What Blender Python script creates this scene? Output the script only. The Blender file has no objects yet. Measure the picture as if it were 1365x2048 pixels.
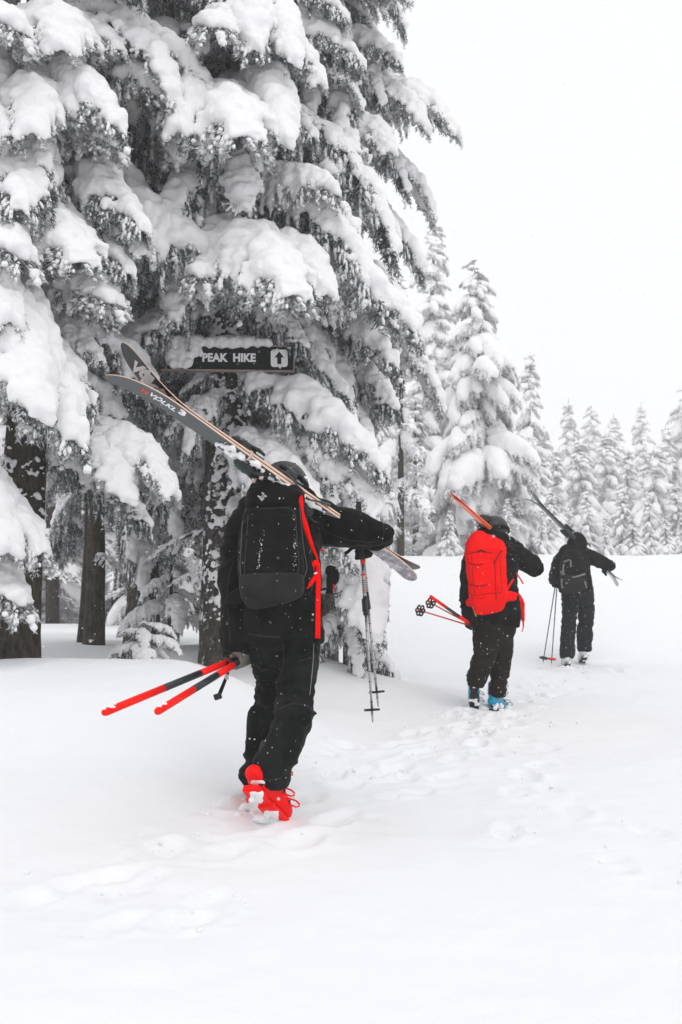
import bpy, math, random
import numpy as np
from mathutils import Vector, Matrix, noise as mnoise

random.seed(7)
RNG = np.random.default_rng(11)
SC = bpy.context.scene
COL = SC.collection

# ------------------------------------------------------------------ camera, sky, sun, exposure
CAM_Z = 1.25
F = 2048.0
PITCH = math.atan(226 / F)
cam_d = bpy.data.cameras.new('camera')
cam = bpy.data.objects.new('camera', cam_d)
COL.objects.link(cam)
cam.location = (0, 0, CAM_Z)
cam.rotation_euler = (math.pi / 2 + PITCH, 0, 0)
cam_d.sensor_fit = 'VERTICAL'
cam_d.sensor_height = 36.0
cam_d.lens = 36.0
cam_d.clip_start = 0.05
cam_d.clip_end = 1000
cam_d.dof.use_dof = True
cam_d.dof.focus_distance = 6.5
cam_d.dof.aperture_fstop = 5.0
SC.camera = cam

world = bpy.data.worlds.new('World')
SC.world = world
world.use_nodes = True
wn = world.node_tree
wn.nodes.clear()
w_out = wn.nodes.new('ShaderNodeOutputWorld')
w_bg = wn.nodes.new('ShaderNodeBackground')
w_sky = wn.nodes.new('ShaderNodeTexSky')
w_sky.sky_type = 'NISHITA'
w_sky.sun_disc = False
w_sky.sun_elevation = math.radians(58)
w_sky.sun_rotation = math.radians(200)
w_hs = wn.nodes.new('ShaderNodeHueSaturation')          # a closed cloud deck: the sky's colour is nearly gone
w_hs.inputs['Saturation'].default_value = 0.12
w_hs.inputs['Value'].default_value = 0.10
w_mix = wn.nodes.new('ShaderNodeMix')
w_mix.data_type = 'RGBA'
w_mix.inputs[0].default_value = 0.88
w_mix.inputs[7].default_value = (1.09, 1.10, 1.12, 1)
wn.links.new(w_sky.outputs[0], w_hs.inputs['Color'])
wn.links.new(w_hs.outputs[0], w_mix.inputs[6])
wn.links.new(w_mix.outputs[2], w_bg.inputs[0])
w_bg.inputs[1].default_value = 1.0
wn.links.new(w_bg.outputs[0], w_out.inputs[0])

sun_d = bpy.data.lights.new('sun', 'SUN')
sun_d.energy = 0.77
sun_d.angle = math.radians(40)
sun_d.color = (1.0, 0.985, 0.96)
sun = bpy.data.objects.new('sun', sun_d)
COL.objects.link(sun)
# sun high behind the camera, a little to the right
sd = Vector((-0.18, 0.50, -0.86)).normalized()
sun.rotation_euler = sd.to_track_quat('-Z', 'Y').to_euler()

SC.view_settings.view_transform = 'Standard'
SC.view_settings.look = 'None'
SC.view_settings.exposure = 0.0
SC.view_settings.gamma = 1.0
SC.view_settings.use_curve_mapping = False
try:
    SC.render.engine = 'CYCLES'
    SC.cycles.max_bounces = 5
    SC.cycles.diffuse_bounces = 3
    SC.cycles.volume_bounces = 2
    SC.cycles.use_denoising = True
except Exception:
    pass

# ------------------------------------------------------------------ geometry helpers
CT, ST = math.cos(PITCH), math.sin(PITCH)

def at(px, py, D):
    """point of the place at ground distance D that the photograph shows at (px, py)"""
    cx = (px - 682.5) / F
    cy = (1024 - py) / F
    s = D / (CT - cy * ST)
    return np.array([cx * s, D, CAM_Z + (ST + cy * CT) * s])

def mpp(py, D):
    cy = (1024 - py) / F
    return D / (CT - cy * ST) / F

def proj(p):
    x, y, z = p[0], p[1], p[2] - CAM_Z
    fw = y * CT + z * ST
    up = -y * ST + z * CT
    return 682.5 + F * x / fw, 1024 - F * up / fw

def zat(py, D):
    return at(0, py, D)[2]

def unit(v):
    v = np.asarray(v, float)
    return v / (np.linalg.norm(v) + 1e-12)

def _h(ix, iy, iz, seed):
    n = (ix.astype(np.int64) * 374761393 + iy.astype(np.int64) * 668265263 + iz.astype(np.int64) * 2147483647 + seed * 974634777) & 0xFFFFFFFF
    n = ((n ^ (n >> 13)) * 1274126177) & 0xFFFFFFFF
    n = ((n ^ (n >> 16)) * 2246822519) & 0xFFFFFFFF
    n = n ^ (n >> 15)
    return (n & 0xFFFFFF) / float(0xFFFFFF) * 2 - 1

def noise3(p, seed=0):
    p = np.atleast_2d(p)
    i = np.floor(p).astype(np.int64)
    f = p - i
    u = f * f * f * (f * (f * 6 - 15) + 10)
    r = 0
    for dx in (0, 1):
        for dy in (0, 1):
            for dz in (0, 1):
                w = (u[:, 0] if dx else 1 - u[:, 0]) * (u[:, 1] if dy else 1 - u[:, 1]) * (u[:, 2] if dz else 1 - u[:, 2])
                r = r + w * _h(i[:, 0] + dx, i[:, 1] + dy, i[:, 2] + dz, seed)
    return r

def noise2(x, y, seed=0):
    p = np.stack([np.ravel(x), np.ravel(y), np.zeros(np.size(x)) + 0.37], 1)
    return noise3(p, seed).reshape(np.shape(x))

def smoothstep(a, b, x):
    t = np.clip((x - a) / (b - a), 0, 1)
    return t * t * (3 - 2 * t)

def mesh_from(name, verts, faces):
    me = bpy.data.meshes.new(name)
    me.from_pydata([tuple(v) for v in verts], [], [tuple(int(i) for i in f) for f in faces])
    me.update()
    return me

def mesh_np(name, verts, tris, k=3):
    """verts Nx3, faces Mx3 (or Mx4) arrays"""
    me = bpy.data.meshes.new(name)
    verts = np.asarray(verts, np.float32)
    tris = np.asarray(tris, np.int32)
    me.vertices.add(len(verts))
    me.vertices.foreach_set('co', verts.ravel())
    me.loops.add(tris.size)
    me.loops.foreach_set('vertex_index', tris.ravel())
    me.polygons.add(len(tris))
    me.polygons.foreach_set('loop_start', np.arange(len(tris), dtype=np.int32) * k)
    me.polygons.foreach_set('loop_total', np.full(len(tris), k, np.int32))
    me.update(calc_edges=True)
    return me

def smooth(me, on=True):
    me.polygons.foreach_set('use_smooth', np.full(len(me.polygons), on))
    me.update()

def link(name, me, mat=None, parent=None, sm=True):
    if mat is not None and len(me.materials) == 0:
        for m in (mat if isinstance(mat, (list, tuple)) else [mat]):
            me.materials.append(m)
    if sm and me.polygons:
        smooth(me)
    o = bpy.data.objects.new(name, me)
    COL.objects.link(o)
    if parent is not None:
        o.parent = parent
        o.matrix_parent_inverse = Matrix.Translation(parent.location).inverted()
    return o

def thing(name, label, cat, loc=(0, 0, 0), group=None):
    o = bpy.data.objects.new(name, None)
    o.empty_display_size = 0.1
    COL.objects.link(o)
    o.location = Vector([float(c) for c in loc])
    tag(o, label, cat, group)
    return o

def tag(o, label=None, cat=None, group=None, kind=None):
    if label: o['label'] = label
    if cat: o['category'] = cat
    if group: o['group'] = group
    if kind: o['kind'] = kind
    return o

class MB:
    """collects shapes (world coordinates) into one mesh"""
    def __init__(self):
        self.v = []; self.f = []; self.m = []; self.n = 0
    def add(self, verts, faces, mi=0):
        verts = np.asarray(verts, float)
        self.v.append(verts)
        self.f += [tuple(int(i) + self.n for i in f) for f in faces]
        self.m += [mi] * len(faces)
        self.n += len(verts)
        return self
    def verts(self):
        return np.concatenate(self.v)
    def build(self, name, mat, parent=None, sm=True):
        me = mesh_from(name, self.verts(), self.f)
        o = link(name, me, mat, parent, sm)
        if any(self.m):
            me.polygons.foreach_set('material_index', np.array(self.m, np.int32))
        return o

def box(c, ax, ay, az, bevel=0.0):
    """box with half-axis vectors; bevel cuts its corners"""
    c = np.asarray(c, float); ax = np.asarray(ax, float); ay = np.asarray(ay, float); az = np.asarray(az, float)
    if bevel <= 0:
        v = [c + sx * ax + sy * ay + sz * az for sz in (-1, 1) for sy in (-1, 1) for sx in (-1, 1)]
        f = [(0, 2, 3, 1), (4, 5, 7, 6), (0, 1, 5, 4), (2, 6, 7, 3), (0, 4, 6, 2), (1, 3, 7, 5)]
        return v, f
    lx, ly, lz = np.linalg.norm(ax), np.linalg.norm(ay), np.linalg.norm(az)
    v = []
    rings = []
    for z, k in ((-1, 1), (-1 + bevel / lz, 0), (1 - bevel / lz, 0), (1, 1)):
        ring = []
        ex = 1 - k * bevel / lx; ey = 1 - k * bevel / ly
        cxx = max(0.0, ex - bevel / lx); cyy = max(0.0, ey - bevel / ly)
        for (sx, sy) in ((cxx, -ey), (ex, -cyy), (ex, cyy), (cxx, ey), (-cxx, ey), (-ex, cyy), (-ex, -cyy), (-cxx, -ey)):
            ring.append(len(v)); v.append(c + sx * ax + sy * ay + z * az)
        rings.append(ring)
    f = [tuple(reversed(rings[0])), tuple(rings[3])]
    for a, b in zip(rings[:-1], rings[1:]):
        for i in range(8):
            j = (i + 1) % 8
            f.append((a[i], a[j], b[j], b[i]))
    return v, f

def frame(t, ref=(0, 1, 0)):
    t = unit(t)
    v = np.asarray(ref, float) - np.dot(ref, t) * t
    if np.linalg.norm(v) < 1e-3:
        v = np.array([1.0, 0, 0]) - t[0] * t
    v = unit(v)
    return np.cross(v, t), v, t       # u, v, t

def tube(pts, rad, seg=8, cap=True, ref=(0, 1, 0), ab=None, power=2.0):
    """tube along pts; rad per point, or ab=(half-width, half-depth) per point; superellipse power"""
    pts = np.asarray(pts, float); n = len(pts)
    tang = np.gradient(pts, axis=0)
    V = []
    for i in range(n):
        u, v, t = frame(tang[i], ref)
        a, b = (rad[i], rad[i]) if ab is None else ab[i]
        for k in range(seg):
            th = 2 * math.pi * k / seg
            c, s = math.cos(th), math.sin(th)
            cc = math.copysign(abs(c) ** (2 / power), c); ss = math.copysign(abs(s) ** (2 / power), s)
            V.append(pts[i] + u * a * cc + v * b * ss)
    Fc = []
    for i in range(n - 1):
        for k in range(seg):
            j = (k + 1) % seg
            Fc.append((i * seg + k, i * seg + j, (i + 1) * seg + j, (i + 1) * seg + k))
    if cap:
        V.append(pts[0]); V.append(pts[-1])
        a, b = len(V) - 2, len(V) - 1
        for k in range(seg):
            j = (k + 1) % seg
            Fc.append((a, j, k)); Fc.append((b, (n - 1) * seg + k, (n - 1) * seg + j))
    return np.array(V), Fc

def spline(P, n):
    """Catmull-Rom through rows of P"""
    P = np.asarray(P, float)
    m = len(P)
    if m < 3:
        return np.array([P[0] + (P[-1] - P[0]) * t for t in np.linspace(0, 1, n)])
    Q = np.concatenate([[2 * P[0] - P[1]], P, [2 * P[-1] - P[-2]]])
    out = []
    for t in np.linspace(0, m - 1 - 1e-6, n):
        i = int(t); f = t - i
        a, b, c, d = Q[i], Q[i + 1], Q[i + 2], Q[i + 3]
        out.append(0.5 * ((2 * b) + (c - a) * f + (2 * a - 5 * b + 4 * c - d) * f * f + (3 * b - a - 3 * c + d) * f ** 3))
    return np.array(out)

def loft(rows, n=36, seg=28, power=2.3, ref=(0, 1, 0)):
    """rows (px, py, D, half-width in px, half-depth in m)"""
    R = np.array([np.concatenate([at(r[0], r[1], r[2]), [r[3] * mpp(r[1], r[2]), r[4]]]) for r in rows])
    S = spline(R, n)
    return tube(S[:, :3], None, seg, True, ref, S[:, 3:5], power)

_ico = None
def ico1():
    global _ico
    if _ico is None:
        import bmesh
        b = bmesh.new(); bmesh.ops.create_icosphere(b, subdivisions=2, radius=1)
        _ico = (np.array([v.co[:] for v in b.verts]), np.array([[v.index for v in f.verts] for f in b.faces]))
        b.free()
    return _ico

def spheres(C, Rr, sq=(1, 1, 1)):
    v, f = ico1()
    C = np.asarray(C, float); Rr = np.asarray(Rr, float)
    V = (C[:, None, :] + v[None] * Rr[:, None, None] * np.asarray(sq)[None, None, :]).reshape(-1, 3)
    Fc = (f[None] + (np.arange(len(C)) * len(v))[:, None, None]).reshape(-1, 3)
    return V, Fc

def ellipsoid(c, ax, ay, az):
    v, f = ico1()
    return np.asarray(c) + v[:, :1] * np.asarray(ax) + v[:, 1:2] * np.asarray(ay) + v[:, 2:3] * np.asarray(az), f

def remesh(verts, faces, voxel, smooth_it=2, factor=0.5):
    """voxel union of closed shapes; returns a new mesh datablock"""
    me = mesh_from('tmp', verts, faces) if not (isinstance(faces, np.ndarray) and faces.shape[1] == 3) else mesh_np('tmp', verts, faces)
    o = bpy.data.objects.new('tmp', me)
    COL.objects.link(o)
    m = o.modifiers.new('r', 'REMESH'); m.mode = 'VOXEL'; m.voxel_size = voxel
    if smooth_it:
        s = o.modifiers.new('s', 'SMOOTH'); s.iterations = smooth_it; s.factor = factor
    dg = bpy.context.evaluated_depsgraph_get()
    out = bpy.data.meshes.new_from_object(o.evaluated_get(dg))
    bpy.data.objects.remove(o)
    bpy.data.meshes.remove(me)
    return out

def get_v(me):
    a = np.zeros(len(me.vertices) * 3, np.float32); me.vertices.foreach_get('co', a); return a.reshape(-1, 3).astype(float)

def get_n(me):
    a = np.zeros(len(me.vertices) * 3, np.float32); me.vertex_normals.foreach_get('vector', a); return a.reshape(-1, 3).astype(float)

def set_v(me, v):
    me.vertices.foreach_set('co', np.asarray(v, np.float32).ravel()); me.update()

def displace(me, fn):
    v = get_v(me); n = get_n(me)
    set_v(me, v + n * fn(v)[:, None])

# ------------------------------------------------------------------ materials
MAT = {}
def principled(name, color, rough=0.6, metal=0.0, spec=0.4):
    m = bpy.data.materials.new(name); m.use_nodes = True
    b = m.node_tree.nodes['Principled BSDF']
    b.inputs['Base Color'].default_value = (*color, 1)
    b.inputs['Roughness'].default_value = rough
    b.inputs['Metallic'].default_value = metal
    b.inputs['Specular IOR Level'].default_value = spec
    MAT[name] = m
    return m, m.node_tree, b

def nd(nt, t, **kw):
    n = nt.nodes.new(t)
    for k, v in kw.items(): setattr(n, k, v)
    return n

def noise_node(nt, scale, detail=4, rough=0.6, coord='Object'):
    tc = nd(nt, 'ShaderNodeTexCoord'); n = nd(nt, 'ShaderNodeTexNoise')
    n.inputs['Scale'].default_value = scale; n.inputs['Detail'].default_value = detail; n.inputs['Roughness'].default_value = rough
    nt.links.new(tc.outputs[coord], n.inputs['Vector'])
    return n

def ramp(nt, src, stops):
    r = nd(nt, 'ShaderNodeValToRGB')
    while len(r.color_ramp.elements) < len(stops): r.color_ramp.elements.new(0.5)
    for e, (p, c) in zip(r.color_ramp.elements, stops):
        e.position = p; e.color = (*c, 1) if len(c) == 3 else c
    nt.links.new(src, r.inputs[0])
    return r

def bump(nt, b, src, strength, dist=0.01):
    n = nd(nt, 'ShaderNodeBump'); n.inputs['Strength'].default_value = strength; n.inputs['Distance'].default_value = dist
    nt.links.new(src, n.inputs['Height']); nt.links.new(n.outputs[0], b.inputs['Normal'])
    return n

def mixc(nt, fac, a, b):
    m = nd(nt, 'ShaderNodeMix', data_type='RGBA')
    for src, i in ((fac, 0), (a, 6), (b, 7)):
        if hasattr(src, 'links'): nt.links.new(src, m.inputs[i])
        else: m.inputs[i].default_value = src if i == 0 else (*src, 1)
    return m.outputs[2]

# ground snow
m, nt, b = principled('snow_ground', (0.845, 0.85, 0.868), 0.85, spec=0.15)
n = noise_node(nt, 9, 6, 0.65); n2 = noise_node(nt, 120, 3, 0.6)
ad = nd(nt, 'ShaderNodeMath', operation='MULTIPLY_ADD'); ad.inputs[1].default_value = 0.25
nt.links.new(n2.outputs[0], ad.inputs[0]); nt.links.new(n.outputs[0], ad.inputs[2])
bump(nt, b, ad.outputs[0], 0.35, 0.02)
# snow on boughs, powdery
m, nt, b = principled('snow_bough', (0.87, 0.865, 0.875), 0.9, spec=0.1)
n = noise_node(nt, 45, 4, 0.7)
bump(nt, b, n.outputs[0], 0.5, 0.015)
# needles with rime by a per-needle value
m, nt, b = principled('needles', (0.04, 0.05, 0.045), 0.75, spec=0.2)
a = nd(nt, 'ShaderNodeAttribute', attribute_name='frost')
nt.links.new(mixc(nt, a.outputs['Fac'], (0.022, 0.040, 0.033), (0.76, 0.76, 0.77)), b.inputs['Base Color'])
# branch wood
m, nt, b = principled('branch_wood', (0.06, 0.05, 0.045), 0.9, spec=0.1)
n = noise_node(nt, 14, 4)
nt.links.new(ramp(nt, n.outputs[0], [(0.45, (0.045, 0.040, 0.038)), (0.62, (0.16, 0.145, 0.14)), (0.75, (0.55, 0.55, 0.55))]).outputs[0], b.inputs['Base Color'])
# bark with blown-on snow
def bark(name, snow_lo, snow_hi, dark=(0.028, 0.025, 0.022), light=(0.11, 0.098, 0.085)):
    m, nt, b = principled(name, (0.08, 0.07, 0.06), 0.95, spec=0.1)
    tc = nd(nt, 'ShaderNodeTexCoord'); mp = nd(nt, 'ShaderNodeMapping'); mp.inputs['Scale'].default_value = (1, 1, 0.35)
    nt.links.new(tc.outputs['Object'], mp.inputs[0])
    v = nd(nt, 'ShaderNodeTexNoise'); v.inputs['Scale'].default_value = 26; v.inputs['Detail'].default_value = 6; v.inputs['Roughness'].default_value = 0.7
    nt.links.new(mp.outputs[0], v.inputs['Vector'])
    base = ramp(nt, v.outputs[0], [(0.35, dark), (0.66, light)])
    s = noise_node(nt, 5.5, 8, 0.72)
    sr = ramp(nt, s.outputs[0], [(snow_lo, (0, 0, 0)), (snow_hi, (1, 1, 1))])
    nt.links.new(mixc(nt, sr.outputs[0], base.outputs[0], (0.82, 0.82, 0.83)), b.inputs['Base Color'])
    ad = nd(nt, 'ShaderNodeMath', operation='ADD'); nt.links.new(v.outputs[0], ad.inputs[0]); nt.links.new(sr.outputs[0], ad.inputs[1])
    bump(nt, b, ad.outputs[0], 0.8, 0.02)
m, nt, b = principled('needles_rimed', (0.2, 0.2, 0.2), 0.8, spec=0.1)
a = nd(nt, 'ShaderNodeAttribute', attribute_name='frost')
nt.links.new(mixc(nt, a.outputs['Fac'], (0.36, 0.355, 0.36), (0.88, 0.875, 0.885)), b.inputs['Base Color'])
bark('bark_snowy', 0.55, 0.60)
bark('bark_rimed', 0.47, 0.56, (0.07, 0.065, 0.06), (0.2, 0.19, 0.18))
bark('bark_bare', 0.63, 0.69, (0.024, 0.020, 0.016), (0.095, 0.080, 0.062))
# fabrics with clinging flakes
def fabric(name, c1, c2, flake=0.042, bs=0.35, rough=0.9, spec=0.06, weave=420, streak=None):
    m, nt, b = principled(name, c1, rough, spec=spec)
    b.inputs['Sheen Weight'].default_value = 0.05 if c1[0] < 0.1 else 0.0
    b.inputs['Sheen Roughness'].default_value = 0.4
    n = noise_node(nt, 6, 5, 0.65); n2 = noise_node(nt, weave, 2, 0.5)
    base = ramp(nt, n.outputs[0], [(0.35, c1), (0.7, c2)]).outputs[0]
    tc = nd(nt, 'ShaderNodeTexCoord'); v = nd(nt, 'ShaderNodeTexVoronoi'); v.inputs['Scale'].default_value = 46
    nt.links.new(tc.outputs['Object'], v.inputs['Vector'])
    sz = nd(nt, 'ShaderNodeMath', operation='MULTIPLY'); sz.inputs[1].default_value = flake * 3.2       # flakes of unequal size
    sep = nd(nt, 'ShaderNodeSeparateColor'); nt.links.new(v.outputs['Color'], sep.inputs[0])
    pw = nd(nt, 'ShaderNodeMath', operation='POWER'); pw.inputs[1].default_value = 5.0; nt.links.new(sep.outputs[0], pw.inputs[0])
    nt.links.new(pw.outputs[0], sz.inputs[0])
    lt = nd(nt, 'ShaderNodeMath', operation='LESS_THAN'); nt.links.new(v.outputs['Distance'], lt.inputs[0]); nt.links.new(sz.outputs[0], lt.inputs[1])
    nt.links.new(mixc(nt, lt.outputs[0], base, (0.72, 0.72, 0.73)), b.inputs['Base Color'])
    ad = nd(nt, 'ShaderNodeMath', operation='MULTIPLY_ADD'); ad.inputs[1].default_value = 0.3
    nt.links.new(n2.outputs[0], ad.inputs[0]); nt.links.new(n.outputs[0], ad.inputs[2])
    bump(nt, b, ad.outputs[0], bs, 0.012)
fabric('jacket_black', (0.0030, 0.0034, 0.0026), (0.0150, 0.0160, 0.0138))  # wide tone spread: light and shade of folds painted into the cloth
fabric('trouser_black', (0.0040, 0.0050, 0.0042), (0.0165, 0.0182, 0.0165))  # same painted fold shading, as mottled lighter and darker cloth
fabric('trouser_brown', (0.0125, 0.0092, 0.0072), (0.023, 0.018, 0.0145), flake=0.075)
fabric('trouser_far', (0.010, 0.0115, 0.0115), (0.019, 0.021, 0.021), flake=0.07)
fabric('pack_black', (0.0052, 0.0056, 0.0048), (0.0110, 0.0115, 0.0100), flake=0.06, rough=0.8)
fabric('pack_grey', (0.018, 0.018, 0.017), (0.032, 0.032, 0.03), flake=0.05)
fabric('pack_red', (0.86, 0.0015, 0.001), (0.96, 0.003, 0.002), flake=0.04, bs=0.25, rough=0.8)
fabric('pack_light_grey', (0.16, 0.16, 0.16), (0.26, 0.26, 0.25), flake=0.06)
fabric('strap_red', (0.92, 0.0015, 0.001), (0.97, 0.003, 0.002), flake=0.0, bs=0.1)
fabric('glove_dark', (0.010, 0.010, 0.010), (0.02, 0.02, 0.02))
fabric('glove_tan', (0.10, 0.085, 0.072), (0.24, 0.215, 0.19), flake=0.1)
principled('seam_dark_red', (0.46, 0.001, 0.001), 0.8, spec=0.05)
principled('webbing_black', (0.008, 0.008, 0.008), 0.8, spec=0.1)
principled('skin', (0.45, 0.27, 0.2), 0.55)
principled('plastic_black', (0.010, 0.011, 0.011), 0.35)
principled('plastic_grey', (0.05, 0.055, 0.055), 0.4)
principled('rubber', (0.015, 0.015, 0.015), 0.8)
principled('shell_red', (0.93, 0.002, 0.0015), 0.45, spec=0.15)
principled('shell_blue', (0.002, 0.27, 0.42), 0.35)
principled('shell_white', (0.62, 0.63, 0.64), 0.4)
principled('pole_red', (0.93, 0.010, 0.004), 0.45, spec=0.15)
principled('pole_black', (0.025, 0.028, 0.032), 0.4)
principled('pole_orange', (0.62, 0.09, 0.03), 0.4)
principled('pole_dark', (0.03, 0.045, 0.06), 0.4)
principled('aluminium', (0.42, 0.41, 0.42), 0.35, 0.9)
principled('steel_edge', (0.75, 0.52, 0.40), 0.35, 0.2)
principled('ski_dark_base', (0.010, 0.010, 0.009), 0.3)
principled('letter_white', (0.88, 0.87, 0.87), 0.6)
principled('letter_pink', (0.60, 0.54, 0.53), 0.5)
principled('mark_red', (0.75, 0.04, 0.015), 0.5)
principled('mark_grey', (0.42, 0.42, 0.40), 0.6)
principled('mark_dim', (0.10, 0.10, 0.095), 0.6)
principled('mark_olive', (0.12, 0.14, 0.10), 0.5)
principled('knob_pink', (0.55, 0.42, 0.40), 0.4)
principled('ridge_green', (0.01, 0.06, 0.045), 0.5)
principled('ski_orange', (0.92, 0.15, 0.025), 0.35)
principled('ski_red', (0.85, 0.09, 0.02), 0.35)
principled('ski_green', (0.012, 0.10, 0.06), 0.35)
principled('ski_black', (0.04, 0.047, 0.052), 0.4)
principled('goggle_lens', (0.02, 0.02, 0.03), 0.1)
principled('yellow_tag', (0.42, 0.30, 0.02), 0.6)
principled('helmet_black', (0.016, 0.018, 0.017), 0.42)
m, nt, b = principled('ski_grey_top', (0.075, 0.085, 0.088), 0.45)
n = noise_node(nt, 160, 2)
nt.links.new(ramp(nt, n.outputs[0], [(0.3, (0.065, 0.075, 0.078)), (0.7, (0.095, 0.105, 0.108))]).outputs[0], b.inputs['Base Color'])
m, nt, b = principled('ski_printed_tail', (0.3, 0.28, 0.3), 0.4)
n = noise_node(nt, 22, 6, 0.7)
nt.links.new(ramp(nt, n.outputs[0], [(0.36, (0.17, 0.15, 0.18)), (0.5, (0.36, 0.33, 0.37)), (0.6, (0.62, 0.60, 0.62))]).outputs[0], b.inputs['Base Color'])
principled('tail_blue', (0.10, 0.12, 0.26), 0.4)
principled('ski_pale', (0.6, 0.61, 0.61), 0.4)
m, nt, b = principled('sign_board', (0.010, 0.013, 0.012), 0.7, spec=0.1)
n = noise_node(nt, 60, 3)
nt.links.new(ramp(nt, n.outputs[0], [(0.4, (0.008, 0.011, 0.010)), (0.75, (0.016, 0.019, 0.018))]).outputs[0], b.inputs['Base Color'])
m, nt, b = principled('sign_wood', (0.35, 0.25, 0.23), 0.8)
tc = nd(nt, 'ShaderNodeTexCoord'); mp = nd(nt, 'ShaderNodeMapping'); mp.inputs['Scale'].default_value = (3, 60, 60); nt.links.new(tc.outputs['Object'], mp.inputs[0])
n = nd(nt, 'ShaderNodeTexNoise'); n.inputs['Scale'].default_value = 1.0; n.inputs['Detail'].default_value = 5; nt.links.new(mp.outputs[0], n.inputs['Vector'])
nt.links.new(ramp(nt, n.outputs[0], [(0.3, (0.17, 0.115, 0.105)), (0.7, (0.42, 0.33, 0.31))]).outputs[0], b.inputs['Base Color'])
principled('snowflake', (0.9, 0.9, 0.9), 0.9)

# ------------------------------------------------------------------ ground
def pchip(xs, ys):
    xs = np.array(xs, float); ys = np.array(ys, float)
    h = np.diff(xs); d = np.diff(ys) / h
    m = np.zeros(len(xs)); m[0] = d[0]; m[-1] = d[-1]
    for i in range(1, len(xs) - 1):
        if d[i - 1] * d[i] > 0:
            w1 = 2 * h[i] + h[i - 1]; w2 = h[i] + 2 * h[i - 1]
            m[i] = (w1 + w2) / (w1 / d[i - 1] + w2 / d[i])
    def fn(x):
        x = np.clip(x, xs[0], xs[-1])
        i = np.clip(np.searchsorted(xs, x, side='right') - 1, 0, len(xs) - 2)
        t = (x - xs[i]) / h[i]
        return (2 * t ** 3 - 3 * t ** 2 + 1) * ys[i] + (t ** 3 - 2 * t ** 2 + t) * h[i] * m[i] + (-2 * t ** 3 + 3 * t ** 2) * ys[i + 1] + (t ** 3 - t ** 2) * h[i] * m[i + 1]
    return fn

z1 = zat(1640, 5.1)
prof_c = pchip([-60, 0, 2.6, 5.1, 9.5, 14.2, 18.5, 24, 29, 45, 80, 200],
               [z1 - 1.5, z1 - 0.22, z1 - 0.11, z1, zat(1424, 9.5), zat(1331, 14.2), 0.5 * (zat(1331, 14.2) + zat(1113, 24)) + 0.12, zat(1113, 24), zat(1113, 24) + 0.12, zat(1113, 24) - 0.6, 1.2, 1.0])
prof_l = pchip([-60, 0, 2.6, 4.4, 5.6, 6.8, 7.6, 8.3, 9.2, 10.5, 13, 20, 30, 60, 200],
               [z1 - 1.5, z1 - 0.2, z1 - 0.08, z1 - 0.01, z1 + 0.14, zat(1335, 6.8) - 0.14, zat(1322, 7.6), zat(1322, 7.6) - 0.12, zat(1322, 7.6) - 0.26, zat(1300, 10.5) - 0.1, zat(1288, 13), zat(1258, 20), zat(1235, 30), 1.6, 1.2])

WELLS = []     # tree wells: x, y, radius, depth

def ground_base(x, y):
    yy = np.maximum(y, 4.2)
    r = x / yy
    w = 1 - smoothstep(-0.17, 0.05, r)
    z = prof_c(y) * (1 - w) + prof_l(y) * w
    # crest dips a little to the left, rises to the far right
    z = z + 0.05 * smoothstep(16, 24, y) * np.clip(x / 8, -1, 1.5) * (1 - w)
    z = z + 0.05 * noise2(x * 0.45 + 3, y * 0.45, 3) * smoothstep(0, 6, np.abs(y) + 2) + 0.022 * noise2(x * 1.3, y * 1.3, 4)
    z = z + 0.36 * np.exp(-(((x + 0.35) / 1.25) ** 2 + ((y - 10.7) / 1.5) ** 2))
    for (wx, wy, wr, wd) in WELLS:
        z = z - wd * np.exp(-((x - wx) ** 2 + (y - wy) ** 2) / wr ** 2)
    return z

def gz(x, y):
    return float(ground_base(np.array([x * 1.0]), np.array([y * 1.0]))[0])

def ground_hit(px, py):
    for D in np.arange(2.2, 30, 0.02):
        p = at(px, py, D)
        if p[2] <= gz(p[0], p[1]): return p
    return p

PRINTS = []     # x, y, angle, length, width, depth
def lay_trail(pxs, step, side, depth, seed, jit=0.06):
    r = random.Random(seed)
    P = spline(np.array([ground_hit(*q)[:2] for q in pxs]), 200)
    s = np.concatenate([[0], np.cumsum(np.linalg.norm(np.diff(P, axis=0), axis=1))])
    d = 0.0; k = 0
    while d < s[-1]:
        i = min(np.searchsorted(s, d), 198)
        t = unit(P[i + 1] - P[i]); nrm = np.array([-t[1], t[0]])
        p = P[i] + nrm * side * (1 if k % 2 else -1) + np.array([r.gauss(0, jit), r.gauss(0, jit)])
        PRINTS.append((p[0], p[1], math.atan2(t[1], t[0]) + r.gauss(0, 0.2), r.uniform(0.26, 0.36), r.uniform(0.12, 0.17), depth * r.uniform(0.5, 1.2)))
        d += step * r.uniform(0.7, 1.3); k += 1
lay_trail([(60, 1870), (250, 1790), (420, 1712), (560, 1650), (700, 1590), (850, 1500), (990, 1425)], 0.33, 0.15, 0.015, 1, 0.10)
lay_trail([(150, 1800), (380, 1730), (600, 1620), (800, 1530), (960, 1445), (1080, 1380), (1150, 1336)], 0.30, 0.22, 0.024, 2, 0.12)
lay_trail([(640, 1570), (780, 1520), (930, 1450), (1000, 1428)], 0.25, 0.15, 0.035, 3, 0.1)
lay_trail([(1365, 1790), (1240, 1700), (1140, 1640), (1090, 1590), (1060, 1520), (1040, 1440)], 0.34, 0.16, 0.013, 4, 0.14)

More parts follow.
